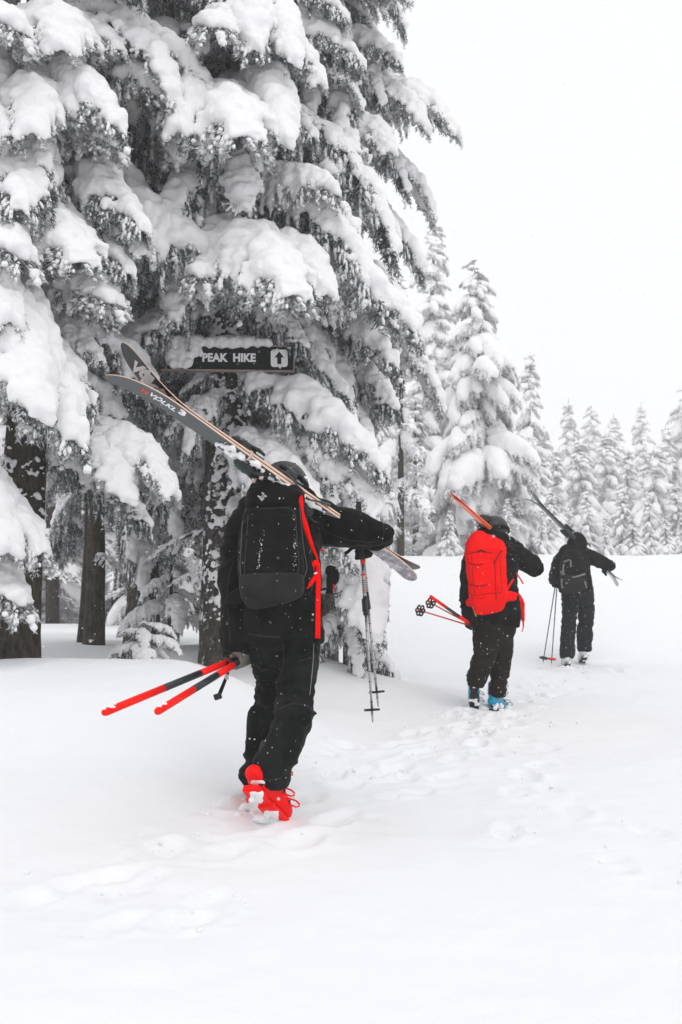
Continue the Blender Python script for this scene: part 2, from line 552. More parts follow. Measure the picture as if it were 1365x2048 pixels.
def ground_detail(x, y):
    z = np.zeros_like(x)
    tr = np.zeros_like(x)
    for (fx, fy, an, L, W, dp) in PRINTS:
        c, s = math.cos(an), math.sin(an)
        m = (np.abs(x - fx) < 0.5) & (np.abs(y - fy) < 0.5)
        if not m.any(): continue
        u = ((x[m] - fx) * c + (y[m] - fy) * s) / (L * 0.5)
        v = (-(x[m] - fx) * s + (y[m] - fy) * c) / (W * 0.5)
        d2 = u * u + v * v
        z[m] += -dp * 1.3 * np.exp(-d2 ** 2.2) + dp * 0.5 * np.exp(-((np.sqrt(d2) - 1.35) / 0.30) ** 2) * (1 + 0.8 * noise2(x[m] * 14, y[m] * 14, 12))
        tr[m] = np.maximum(tr[m], np.exp(-d2 * 0.18))
    z += tr * (0.012 * noise2(x * 8, y * 8, 8) + 0.008 * noise2(x * 18, y * 18, 9))
    z += 0.009 * noise2(x * 3.1, y * 3.1, 5) + 0.0045 * noise2(x * 8, y * 8, 6) + 0.0018 * noise2(x * 19, y * 19, 7)
    return z

# ------------------------------------------------------------------ fir boughs (prototypes with snow)
UP = np.array([0, 0, 1.0])
_ph = (1 + 5 ** 0.5) / 2
ICO_V = np.array([(-1, _ph, 0), (1, _ph, 0), (-1, -_ph, 0), (1, -_ph, 0), (0, -1, _ph), (0, 1, _ph), (0, -1, -_ph), (0, 1, -_ph), (_ph, 0, -1), (_ph, 0, 1), (-_ph, 0, -1), (-_ph, 0, 1)]) / math.sqrt(1 + _ph * _ph)
ICO_F = np.array([(0, 11, 5), (0, 5, 1), (0, 1, 7), (0, 7, 10), (0, 10, 11), (1, 5, 9), (5, 11, 4), (11, 10, 2), (10, 7, 6), (7, 1, 8), (3, 9, 4), (3, 4, 2), (3, 2, 6), (3, 6, 8), (3, 8, 9), (4, 9, 5), (2, 4, 11), (6, 2, 10), (8, 6, 7), (9, 8, 1)])
OCT_V = np.array([[1, 0, 0], [-1, 0, 0], [0, 1, 0], [0, -1, 0], [0, 0, 1], [0, 0, -1]], float)
OCT_F = np.array([[0, 2, 4], [2, 1, 4], [1, 3, 4], [3, 0, 4], [2, 0, 5], [1, 2, 5], [3, 1, 5], [0, 3, 5]])
def popcorn(C, R, rs, coarse=False, dirs=None, st=None):
    bv_, bf = (OCT_V, OCT_F) if coarse else (ICO_V, ICO_F)
    k = len(bv_)
    B = bv_[None] * rs.uniform(0.65, 1.3, (len(C), k, 1))
    if dirs is not None:
        B = B + dirs[:, None, :] * ((B * dirs[:, None, :]).sum(2) * (st[:, None] - 1))[:, :, None]
    V = (C[:, None, :] + B * R[:, None, None]).reshape(-1, 3)
    return V, (bf[None] + (np.arange(len(C)) * k)[:, None, None]).reshape(-1, 3)
def tri_faces(me):
    me.calc_loop_triangles()
    t = np.zeros(len(me.loop_triangles) * 3, np.int32); me.loop_triangles.foreach_get('vertices', t); return t.reshape(-1, 3)

def bough_proto(seed, L=2.0, W=0.5, e0=5, e1=-65, pw=1.3, grav=0.09, snow=1.0, hole=0.35, voxel=0.024, nl=0.042, nw=0.010,
                per=4, frost=0.3, step=0.055, tw=0.12, cover=0.8, axis_r=0.10, snow_from=0.12, pop=1.0, pop_s=1.0):
    r = random.Random(seed)
    rs = np.random.default_rng(seed)
    N = 44
    P = [np.zeros(3)]; T = []
    yaw = 0.0
    for i in range(N):
        t = i / N
        e = math.radians(e0 + (e1 - e0) * t ** pw)
        yaw += r.gauss(0, 0.035)
        d = np.array([math.cos(e) * math.cos(yaw), math.cos(e) * math.sin(yaw), math.sin(e)])
        T.append(d); P.append(P[-1] + d * L / N)
    P = np.array(P); T.append(T[-1])
    wv, wf = [], []; nb = 0
    def put(v, f):
        nonlocal nb
        wv.append(np.asarray(v)); wf.extend([tuple(i + nb for i in q) for q in f]); nb += len(v)
    rad = np.linspace(0.032, 0.007, N + 1) * (L / 2) ** 0.5
    put(*tube(P[::3], rad[::3], 5, False))
    C, Rr = [], []
    PC, PR, PD, PS = [], [], [], []      # sleeves of rime lying on the twigs
    NB, ND, NF = [], [], []
    def needles(p, d, n, fr, ln=1.0):
        for _ in range(n):
            NB.append(p); ND.append(d); NF.append(fr)
    s = 0.10 * L
    side = 1
    seedn = seed * 17 % 1000
    while s < L * 0.995:
        t = s / L
        i = min(int(t * N), N - 1)
        p = P[i] + (P[i + 1] - P[i]) * (t * N - i)
        ft = min(1, t / 0.28) ** 0.8 * (1 - 0.78 * max(0, (t - 0.35) / 0.65) ** 1.4)
        for side in (-1, 1):
            l = W * ft * r.uniform(0.72, 1.18) / 0.86
            ang = math.radians(r.uniform(42, 68) * (1 - 0.35 * t))
            S = np.cross(UP, T[i]); S = unit(S) * side
            d = unit(T[i] * math.cos(ang) + S * math.sin(ang) + UP * 0.12 * (1 - t))
            n = max(3, int(l / 0.035))
            st = l / n
            q = p.copy(); pts = [q.copy()]
            g = grav * r.uniform(0.7, 1.3)
            for k in range(n):
                fk = (k + 1) / n
                d = unit(d + np.array([0, 0, -g * (0.5 + fk)]) + rs.normal(0, 0.03, 3))
                q = q + d * st
                pts.append(q.copy())
                hx = mnoise.noise((q[0] * 5.5, q[1] * 5.5, q[2] * 3 + seed * 7.3)) * 1.3
                lump = mnoise.noise((q[0] * 2.6, q[1] * 2.6, seed * 1.7)) * 1.3
                # snow
                if t > snow_from and fk < cover * r.uniform(0.85, 1.25) and not (hx > 1 - hole * (0.5 + 0.6 * fk) * 1.5 and fk > 0.18):
                    rr = snow * (0.092 * (1 - fk) ** 0.85 + 0.024) * (1 + 0.55 * lump) * (0.75 + 0.25 * ft) * r.uniform(0.8, 1.2)
                    rr = max(rr, 0.019)
                    C.append(q + UP * rr * 0.62 + rs.normal(0, 0.006, 3)); Rr.append(rr)
                # needles
                fr = frost * (0.45 + 0.8 * fk) * (1 + 1.2 * hx) + rs.normal(0, 0.12)
                needles(q, d, per, fr)
                if pop > 0 and fk > 0.3 and r.random() < pop * 0.42:
                    PC.append(q + rs.normal(0, 0.006, 3) + UP * 0.012); PR.append(r.uniform(0.009, 0.019) * pop_s); PD.append(d); PS.append(r.uniform(1.6, 3.0))
                # hanging side twigs
                if k % 2 == 1 and tw > 0:
                    for sg in (-1, 1):
                        e = unit(d * 0.8 + np.cross(UP, d) * sg * 0.7 + np.array([0, 0, -0.55 - 0.5 * rs.random()]))
                        ll = tw * r.uniform(0.5, 1.2)
                        nn = max(2, int(ll / 0.03))
                        w = q.copy()
                        for kk in range(nn):
                            e = unit(e + np.array([0, 0, -0.18])); w = w + e * ll / nn
                            needles(w, e, per, fr + 0.25 * frost * kk / nn, 0.9)
                            if pop > 0 and kk == nn // 2 and r.random() < pop * 0.8 * (0.75 + 0.9 * hx):
                                PC.append(w + rs.normal(0, 0.004, 3) + UP * 0.009); PR.append(r.uniform(0.009, 0.0165) * pop_s); PD.append(e); PS.append(max(1.2, ll / 0.042 * r.uniform(0.6, 1.2)))
                        if r.random() < 0.16 * snow:
                            C.append(w + UP * 0.012); Rr.append(r.uniform(0.018, 0.030))
            put(*tube(np.array(pts)[::2] if len(pts) > 4 else np.array(pts), np.linspace(0.008, 0.003, len(pts))[::2] if len(pts) > 4 else np.linspace(0.008, 0.003, len(pts)), 3, False))
        if t > snow_from:
            lump = mnoise.noise((p[0] * 2.6, 0, seed * 1.7)) * 1.3
            rr = snow * axis_r * (0.55 + 0.6 * ft) * (1 + 0.35 * lump)
            C.append(p + UP * rr * 0.6); Rr.append(rr)
        needles(p, T[i], per, frost)
        s += step * r.uniform(0.8, 1.25)
    # needle faces
    NBa, NDa = np.array(NB).reshape(-1, 3), np.array(ND).reshape(-1, 3)
    q = rs.normal(0, 1, NDa.shape); q -= (q * NDa).sum(1)[:, None] * NDa; q /= (np.linalg.norm(q, axis=1)[:, None] + 1e-9)
    NDa = NDa * 0.75 + q * rs.uniform(0.5, 1.1, (len(NDa), 1)); NDa /= (np.linalg.norm(NDa, axis=1)[:, None] + 1e-9)
    NDa = NDa * nl * rs.uniform(0.6, 1.25, (len(NDa), 1)); NBa = NBa + rs.normal(0, 0.008, NBa.shape)
    sd = np.cross(NDa, rs.normal(0, 1, NDa.shape)); sd /= (np.linalg.norm(sd, axis=1)[:, None] + 1e-9)
    sd *= nw * 0.5 * rs.uniform(0.7, 1.3, len(NDa))[:, None]
    nv = np.stack([NBa - sd, NBa + sd, NBa + NDa], 1).reshape(-1, 3)
    me = bpy.data.meshes.new('bough')
    V = np.concatenate(wv + [nv])
    faces = [q for q in wf] + [(nb + 3 * i, nb + 3 * i + 1, nb + 3 * i + 2) for i in range(len(NBa))]
    me.from_pydata(V.tolist(), [], faces)
    me.materials.append(MAT['branch_wood']); me.materials.append(MAT['needles'])
    mi = np.zeros(len(faces), np.int32); mi[len(wf):] = 1
    me.polygons.foreach_set('material_index', mi)
    at_ = me.attributes.new('frost', 'FLOAT', 'FACE')
    fv = np.zeros(len(faces), np.float32); fv[len(wf):] = np.clip(np.array(NF) + rs.normal(0, 0.18, len(NF)), 0, 1)
    at_.data.foreach_set('value', fv)
    me.update()
    sv, sf = spheres(C, Rr, (1, 1, 0.86))
    sm = remesh(sv, sf, voxel, 2, 0.5)
    displace(sm, lambda v: 0.024 * noise3(v * 7.5, seedn + 7) + 0.014 * noise3(v * 16, seedn) + 0.007 * noise3(v * 38, seedn + 2) if voxel < 0.04 else 0.02 * noise3(v * 9, seedn))
    if PC:
        tv, tf_ = popcorn(np.array(PC), np.array(PR), rs, voxel > 0.05, np.array(PD), np.array(PS))
        v0 = get_v(sm); t0 = tri_faces(sm)
        bpy.data.meshes.remove(sm)
        sm = mesh_np('bough_snow', np.concatenate([v0, tv]), np.concatenate([t0, tf_ + len(v0)]))
    sm.materials.append(MAT['snow_bough'])
    smooth(sm)
    sm.name = 'bough_snow'
    return dict(me=me, snow=sm, tip=P[-1], wood=(np.concatenate(wv), wf), nv=nv, nf=fv[len(wf):])

PILLOW = [bough_proto(100 + i, L=2.1, W=w, e0=e0, e1=e1, pw=pw, grav=g, snow=sn, hole=h, frost=0.32, per=5, tw=0.07, cover=1.0, voxel=0.020, step=0.062)
          for i, (w, e0, e1, pw, g, sn, h) in enumerate([
              (0.52, 8, -68, 1.5, 0.11, 0.98, 0.50), (0.62, 4, -60, 1.3, 0.13, 0.92, 0.56), (0.46, 0, -74, 1.2, 0.11, 1.0, 0.46),
              (0.57, 12, -55, 1.6, 0.15, 0.90, 0.60), (0.42, -5, -78, 1.0, 0.10, 0.95, 0.52)])]
HANG = [bough_proto(200 + i, L=2.0, W=w, e0=e0, e1=e1, pw=pw, grav=g, snow=sn, hole=h, frost=0.26, per=5, tw=0.2, cover=0.72, axis_r=0.075, step=0.06)
        for i, (w, e0, e1, pw, g, sn, h) in enumerate([
            (0.50, -5, -72, 0.9, 0.24, 0.62, 0.62), (0.42, -10, -80, 0.8, 0.30, 0.55, 0.66), (0.58, 0, -62, 1.0, 0.22, 0.7, 0.56), (0.36, -18, -76, 0.9, 0.3, 0.6, 0.5)])]
SHADY = [bough_proto(300 + i, L=1.9, W=0.46, e0=-4, e1=-58, pw=1.1, grav=0.16, snow=0.78, hole=0.62, frost=0.28, per=5, tw=0.14, cover=0.85, axis_r=0.075) for i in range(2)]
TWIGGY = [bough_proto(400 + i, L=1.7, W=0.4, e0=-8, e1=-42, pw=1.2, grav=0.07, snow=0.28, hole=0.2, frost=0.55, per=0, tw=0.0, pop=0, cover=1.0, axis_r=0.034, step=0.085, voxel=0.016) for i in range(2)]
NEAR = {'P': PILLOW, 'H': HANG, 'S': SHADY, 'T': TWIGGY}

def add_bough(tree, pr, base, az, scale, wscale=1.0, tilt=0.0, roll=0.0):
    o = bpy.data.objects.new('bough', pr['me']); COL.objects.link(o)
    o.parent = tree
    o.matrix_parent_inverse = Matrix.Translation(tree.location).inverted()
    M = Matrix.Translation(Vector(base)) @ Matrix.Rotation(az, 4, 'Z') @ Matrix.Rotation(-tilt, 4, 'Y') @ Matrix.Rotation(roll, 4, 'X') @ Matrix.Diagonal((scale, scale * wscale, scale, 1))
    o.matrix_basis = M
    s = bpy.data.objects.new('snow', pr['snow']); COL.objects.link(s)
    s.parent = o
    return o

def bough_to(tree, axis_xy, pr, target, wscale=1.0, tilt=0.0, flip=False):
    """a bough from the trunk whose drooping tip reaches the target point"""
    dx, dy = target[0] - axis_xy[0], target[1] - axis_xy[1]
    h = math.hypot(dx, dy)
    tx, ty, tz = pr['tip']
    t2 = math.cos(tilt) * tx - math.sin(tilt) * tz
    z2 = math.sin(tilt) * tx + math.cos(tilt) * tz
    hx = math.hypot(t2, ty)
    s = max(h, 0.5) / hx
    az = math.atan2(dy, dx) - math.atan2(ty, t2)
    return add_bough(tree, pr, (axis_xy[0], axis_xy[1], target[2] - s * z2), az, s, wscale / max(0.8, s) ** 0.5, tilt)

def trunk_mesh(name, tree, x, y, z0, z1_, r0, r1, mat, seed=0, lean=(0, 0), seg=20, step=0.12):
    n = int((z1_ - z0) / step)
    V, Fc = [], []
    rr = random.Random(seed)
    zs = np.linspace(z0, z1_, n)
    th = np.arange(seg) / seg * 2 * math.pi
    for i, z in enumerate(zs):
        t = (z - z0) / (z1_ - z0)
        r = r0 + (r1 - r0) * t + 0.35 * r0 * math.exp(-(z - z0) * 2.2)
        px_ = x + lean[0] * (z - z0) + 0.02 * math.sin(z * 1.1 + seed); py_ = y + lean[1] * (z - z0)
        nn = noise3(np.stack([np.cos(th) * 2.2 + seed, np.sin(th) * 2.2, np.full(seg, z * 0.9)], 1), seed) * 0.09 + noise3(np.stack([np.cos(th) * 6 + seed, np.sin(th) * 6, np.full(seg, z * 3.0)], 1), seed) * 0.05
        for k in range(seg):
            V.append((px_ + math.cos(th[k]) * r * (1 + nn[k]), py_ + math.sin(th[k]) * r * (1 + nn[k]), z))
    for i in range(n - 1):
        for k in range(seg):
            j = (k + 1) % seg
            Fc.append((i * seg + k, i * seg + j, (i + 1) * seg + j, (i + 1) * seg + k))
    return link(name, mesh_from(name, V, Fc), mat, tree)

def trunk_snow(tree, x, y, zs, r, seed, n, amp=1.0, arc=(-2.6, -0.5)):
    """snow plastered in ledges on the camera side of a trunk"""
    rr = random.Random(seed)
    C, Rr = [], []
    for _ in range(n):
        a = rr.uniform(*arc); z = rr.uniform(*zs); w = rr.uniform(0.010, 0.036) * amp
        m = rr.randint(3, 9)
        for k in range(m):
            aa = a + rr.gauss(0, 0.16); zz = z + rr.gauss(0, 0.05)
            C.append((x + math.cos(aa) * (r + w * 0.15), y + math.sin(aa) * (r + w * 0.15), zz)); Rr.append(w * rr.uniform(0.6, 1.2))
    v, f = spheres(C, Rr, (1, 1, 0.8))
    me = remesh(v, f, 0.012, 1)
    displace(me, lambda p: 0.008 * noise3(p * 30, seed))
    o = link('trunk_snow', me, MAT['snow_bough'], tree)
    o['kind'] = 'stuff'
    return o

# near trees: px of trunk, D, base radius
def tx(px, D, py=1250): return at(px, py, D)[0]
NT = {}
NT['A'] = dict(x=tx(452, 10.2), y=10.2, r=0.225, top=15)
NT['B'] = dict(x=tx(42, 8.8), y=8.8, r=0.205, top=13)
NT['C'] = dict(x=tx(645, 11.8), y=11.8, r=0.20, top=14)
NT['D'] = dict(x=tx(285, 12.3), y=12.3, r=0.19, top=14)
NT['E'] = dict(x=tx(186, 13.0), y=13.0, r=0.125, top=9)
NT['G'] = dict(x=tx(-190, 8.2), y=8.2, r=0.2, top=12)
for k in 'ABCG':
    WELLS.append((NT[k]['x'], NT[k]['y'], 0.7, 0.12))

# ------------------------------------------------------------------ ground mesh (after the tree wells are known)
def dense_axis(lo, hi, d0, d1, c0, c1, grow=1.09):
    """coordinates dense (d0) between c0 and c1, growing outward"""
    mid = list(np.arange(c0, c1 + 1e-6, d0))
    a, s = c0, d0
    left = []
    while a > lo:
        s *= grow; a -= s; left.append(a)
    b_, s = c1, d0
    right = []
    while b_ < hi:
        s *= grow; b_ += s; right.append(b_)
    return np.array(left[::-1] + mid + right)
gx = dense_axis(-160, 160, 0.024, 1, -2.9, 3.4, 1.06)
gy = np.concatenate([dense_axis(-60, 2.2, 0.024, 1, 2.0, 2.2, 1.2)[:-2], np.arange(2.2, 7.0, 0.024), dense_axis(7.0, 220, 0.035, 1, 7.0, 10.5, 1.035)])
gy = np.unique(np.round(gy, 4))
X, Y = np.meshgrid(gx, gy)
Z = ground_base(X.ravel(), Y.ravel()) + ground_detail(X.ravel(), Y.ravel())
nx, ny = len(gx), len(gy)
idx = np.arange(nx * ny).reshape(ny, nx)
quads = np.stack([idx[:-1, :-1], idx[:-1, 1:], idx[1:, 1:], idx[1:, :-1]], -1).reshape(-1, 4)
me = mesh_np('ground', np.stack([X.ravel(), Y.ravel(), Z], 1), quads, 4)
ground = link('ground', me, MAT['snow_ground'])
tag(ground, 'trodden white snow slope rising to a crest', None, None, 'structure')

# ------------------------------------------------------------------ near firs
tree_labels = {
    'A': ('fir_tree', 'tall snow-laden fir whose trunk carries the black sign'),
    'B': ('fir_tree', 'dark-trunked snow-laden fir at the left edge, nearest the snow bank'),
    'C': ('fir_tree', 'snow-laden fir behind the nearest skier with boughs hanging to the right'),
    'D': ('fir_tree', 'shaded fir between the left fir and the sign, mostly hidden by snowy boughs'),
    'E': ('fir_tree', 'slim bare-trunked fir standing on the snow behind the bank at left'),
    'G': ('fir_tree', 'fir just outside the left edge with only snowy bough tips showing'),
}
TR = {}
for k, d in NT.items():
    zb = gz(d['x'], d['y'])
    t = thing(tree_labels[k][0], tree_labels[k][1], 'tree', (d['x'], d['y'], zb))
    TR[k] = t
    trunk_mesh('trunk', t, d['x'], d['y'], zb - 0.25, d['top'], d['r'], 0.03, MAT['bark_snowy'] if k in 'ACD' else MAT['bark_bare'], seed=ord(k))
dA = NT['A']
trunk_snow(TR['A'], dA['x'], dA['y'], (0.9, 4.8), dA['r'] * 0.97, 5, 150, 0.8)
trunk_snow(TR['B'], NT['B']['x'], NT['B']['y'], (2.1, 4.6), NT['B']['r'] * 0.97, 6, 70, 0.75)
trunk_snow(TR['C'], NT['C']['x'], NT['C']['y'], (3.0, 5.5), NT['C']['r'] * 0.9, 7, 14, 1.0)

def T_(tree, kind, i, px, py, D, ws=1.0, tilt=0.0):
    bough_to(TR[tree], (NT[tree]['x'], NT[tree]['y']), NEAR[kind][i % len(NEAR[kind])], at(px, py, D), ws, math.radians(tilt))

# boughs whose drooping tips the photograph shows, tip pixel and distance
for args in [
    # upper left
    ('B', 'P', 0, 60, 262, 7.2, 1.0), ('B', 'P', 2, 150, 235, 7.6, 0.8), ('G', 'P', 1, 10, 270, 7.2, 1.0),
    ('B', 'P', 3, 232, 300, 7.8, 1.15), ('B', 'P', 1, 225, 95, 8.0, 1.1), ('B', 'P', 0, 110, 95, 7.4, 1.2), ('D', 'P', 4, 280, 135, 11.2, 0.8),
    ('G', 'P', 3, 40, 70, 7.0, 1.1), ('D', 'S', 0, 180, 330, 11.0, 1.0), ('B', 'S', 1, 95, 330, 7.5, 0.8),
    # top middle
    ('A', 'P', 1, 455, 275, 8.0, 1.35), ('A', 'P', 0, 360, 260, 8.2, 0.9), ('A', 'P', 3, 425, 62, 8.2, 1.15), ('A', 'P', 2, 590, 128, 8.6, 0.9), ('A', 'P', 4, 510, 105, 8.4, 1.0),
    ('A', 'P', 0, 640, 165, 9.0, 0.8), ('A', 'H', 1, 560, 190, 9.0, 0.9), ('A', 'P', 2, 570, 290, 8.5, 1.0),
    # upper right
    ('C', 'P', 3, 690, 305, 10.0, 1.1), ('C', 'P', 0, 775, 300, 10.6, 1.0), ('C', 'P', 0, 908, 262, 11.2, 1.25), ('C', 'P', 2, 850, 262, 11.0, 1.0), ('C', 'H', 0, 700, 140, 10.6, 0.8), ('C', 'H', 1, 765, 205, 11.0, 0.8),
    ('C', 'H', 2, 800, 160, 12.0, 0.7), ('C', 'H', 3, 810, 60, 12.2, 0.7), ('C', 'H', 0, 750, 60, 11.4, 0.9), ('C', 'H', 2, 680, 20, 11.0, 0.9), ('C', 'H', 1, 815, 380, 11.4, 0.9),
    ('C', 'P', 4, 868, 448, 11.8, 0.8), ('C', 'H', 0, 790, 470, 11.0, 1.0), ('C', 'H', 3, 845, 545, 11.6, 0.8),
    # middle
    ('A', 'P', 4, 480, 425, 8.9, 1.0), ('A', 'P', 1, 560, 590, 8.1, 1.3), ('A', 'P', 3, 400, 565, 8.4, 1.0), ('A', 'P', 0, 650, 585, 8.8, 1.0),
    ('C', 'P', 2, 700, 430, 10.2, 1.0), ('C', 'P', 0, 770, 620, 10.2, 1.15), ('C', 'P', 3, 835, 650, 11.2, 0.9), ('C', 'P', 4, 885, 830, 11.8, 0.75), ('C', 'H', 2, 790, 815, 10.8, 0.9),
    ('C', 'H', 1, 720, 690, 10.6, 1.0), ('A', 'H', 2, 610, 690, 9.6, 0.8),
    # left middle
    ('B', 'P', 1, 120, 522, 7.3, 1.3), ('B', 'P', 0, 285, 505, 8.0, 1.0), ('B', 'P', 3, 225, 615, 7.7, 1.3), ('A', 'P', 4, 345, 645, 8.9, 0.9), ('G', 'P', 3, 50, 530, 6.9, 1.0), ('D', 'S', 1, 300, 420, 12.0, 1.0),
    ('G', 'P', 2, 75, 835, 6.9, 1.15), ('G', 'P', 4, 130, 800, 7.4, 0.8), ('G', 'P', 0, 20, 640, 6.9, 0.9),
    ('B', 'P', 4, 165, 885, 8.2, 1.1), ('B', 'P', 2, 245, 1003, 8.1, 1.35), ('B', 'P', 0, 340, 985, 8.3, 1.0), ('B', 'P', 1, 195, 720, 8.2, 1.0), ('B', 'H', 2, 300, 1050, 8.9, 0.9), ('B', 'P', 3, 120, 770, 8.0, 0.9),
    ('D', 'P', 4, 330, 1010, 10.6, 0.9), ('D', 'H', 0, 270, 1110, 10.9, 0.8), ('D', 'H', 3, 350, 1080, 10.9, 0.8), ('D', 'P', 2, 290, 1180, 10.9, 0.6),
    # low left pillows
    ('G', 'P', 1, 75, 1105, 7.2, 1.0), ('G', 'P', 3, 45, 1225, 7.1, 0.9), ('G', 'P', 0, 10, 1100, 7.0, 1.0),
    # right of the trunk, hanging
    ('C', 'H', 0, 640, 830, 10.2, 1.0), ('C', 'H', 3, 700, 900, 10.4, 1.0), ('C', 'H', 2, 735, 960, 10.8, 1.0), ('C', 'H', 1, 745, 1040, 11.0, 0.9), ('C', 'H', 3, 620, 930, 10.4, 1.0),
    ('C', 'H', 0, 690, 1090, 10.6, 1.0), ('C', 'H', 2, 660, 1010, 10.4, 1.0), ('C', 'H', 1, 560, 830, 10.4, 0.9), ('C', 'H', 3, 590, 1010, 10.4, 0.9), ('C', 'H', 1, 720, 1180, 10.8, 0.8),
    ('A', 'P', 2, 520, 1120, 9.4, 0.7), ('C', 'H', 3, 560, 1240, 10.5, 0.8), ('C', 'H', 0, 600, 1150, 10.4, 0.9), ('C', 'H', 2, 740, 900, 10.6, 0.9), ('C', 'H', 0, 700, 1200, 10.9, 0.8), ('A', 'H', 0, 375, 900, 9.4, 0.8), ('A', 'H', 2, 330, 870, 9.6, 0.8),
    ('A', 'S', 0, 360, 790, 10.0, 0.8), ('A', 'T', 0, 330, 1180, 10.0, 0.9), ('A', 'T', 1, 290, 1130, 10.4, 0.9), ('E', 'T', 0, 235, 1150, 12.4, 0.9),
]:
    T_(*args)

# inner and further boughs of the same trees, all round the trunks
def lim_right(py):
    return np.interp(py, [0, 130, 200, 450, 700, 850, 1000, 1100, 1400], [790, 770, 800, 815, 820, 800, 740, 730, 700])
rr = random.Random(21)
def fill(tree, z0, z1_, dz, n, Lr, kinds, maxn):
    d = NT[tree]; c = 0
    z = z0
    while z < z1_:
        for k in range(n):
            az = rr.uniform(0, 2 * math.pi)
            kind = rr.choice(kinds); pr = rr.choice(NEAR[kind])
            L_ = rr.uniform(*Lr) * (1 - 0.45 * max(0, (z - 6) / (d['top'] - 6)))
            s = L_ / pr['tip'][0]
            tip = np.array([d['x'] + math.cos(az) * L_, d['y'] + math.sin(az) * L_, z + rr.uniform(-0.15, 0.15) + pr['tip'][2] * s])
            mid = np.array([d['x'] + math.cos(az) * L_ * 0.6, d['y'] + math.sin(az) * L_ * 0.6, z - 0.2])
            px, py = proj(tip); mx, my = proj(mid)
            if px > lim_right(py) or mx > lim_right(my) - 10: continue
            if tip[1] < 10.0 and 300 < px < 620 and 560 < py < 800: continue
            if mid[1] < 10.0 and 330 < mx < 600 and 640 < my < 780: continue
            if tip[1] < d['y'] - 0.1 and 370 < px < 500 and py > 560: continue
            if px < 400 and py > 930 and tip[1] < 14: continue
            if tip[2] < gz(tip[0], tip[1]) + 0.15: continue
            if tip[1] < 7.0: continue
            add_bough(TR[tree], pr, (d['x'], d['y'], z), az, s, 1.0)
            c += 1
            if c >= maxn: return
        z += dz
fill('A', 2.6, 9.5, 0.36, 5, (1.3, 2.1), 'PHSS', 85)
fill('B', 3.2, 9.0, 0.40, 5, (1.2, 1.9), 'PSS', 60)
fill('C', 1.8, 10.0, 0.34, 6, (1.2, 2.2), 'HHSP', 110)
fill('D', 2.4, 10.0, 0.42, 6, (1.3, 2.2), 'SSP', 80)
fill('E', 2.6, 8.5, 0.42, 5, (1.0, 1.6), 'SSH', 50)

# thin dark stem beside the slim fir
xs, ys = tx(162, 13.4), 13.4
st = thing('dead_tree', 'thin dark dead stem leaning beside the slim bare-trunked fir', 'tree', (xs, ys, gz(xs, ys)))
trunk_mesh('trunk', st, xs, ys, gz(xs, ys) - 0.2, 4.5, 0.062, 0.035, MAT['bark_bare'], seed=31, lean=(0.03, 0), seg=10)

# young firs bowed under snow
def young_fir(label, px, py, D, h, n, kinds, seed, Lr, sc=1.0):
    p = at(px, py, D); zb = gz(p[0], D)
    t = thing('young_fir', label, 'tree', (p[0], D, zb))
    trunk_mesh('trunk', t, p[0], D, zb - 0.15, zb + h, 0.03, 0.01, MAT['bark_bare'], seed=seed, seg=8)
    r = random.Random(seed)
    for i in range(n):
        az = 2 * math.pi * i / n * 2.4 + r.uniform(-0.3, 0.3)
        f = (i + 0.5) / n
        pr = r.choice(NEAR[r.choice(kinds)])
        add_bough(t, pr, (p[0], D, zb + 0.25 + (h - 0.2) * f), az, r.uniform(*Lr) * (1.15 - 0.55 * f) / pr['tip'][0], 1.15 * sc)
    return t
young_fir('small snow-buried fir at the foot of the sign tree, above the red and black poles', 285, 1335, 8.9, 0.46, 12, 'PPH', 51, (0.28, 0.48), 1.2)
young_fir('snow-draped young fir right of the nearest skier, behind the hanging trekking poles', 692, 1345, 10.7, 1.35, 18, 'HHHP', 52, (0.45, 0.75))
young_fir('snow-lumped sapling in the shade left of the sign trunk', 345, 1250, 11.0, 0.9, 9, 'PS', 53, (0.35, 0.6))

# ------------------------------------------------------------------ far trees (whole-tree prototypes)
FARB = [bough_proto(500 + i, L=2.0, W=0.6, e0=-5, e1=-65, pw=1.0, grav=0.16, snow=1.3, hole=0.6, voxel=0.07, nl=0.10, nw=0.035, per=2, frost=0.85, step=0.13, tw=0.16, cover=0.95, pop=1.0, pop_s=2.6) for i in range(3)]
FART = [bough_proto(520 + i, L=1.6, W=0.5, e0=-5, e1=-35, pw=1.1, grav=0.05, snow=0.42, hole=0.3, voxel=0.04, nl=0.07, nw=0.02, per=1, frost=0.7, step=0.14, tw=0.06, cover=1.0, axis_r=0.05, pop=0.3, pop_s=1.8) for i in range(2)]
for pr in FARB + FART:
    pr['sv'] = get_v(pr['snow']); pr['st'] = tri_faces(pr['snow'])

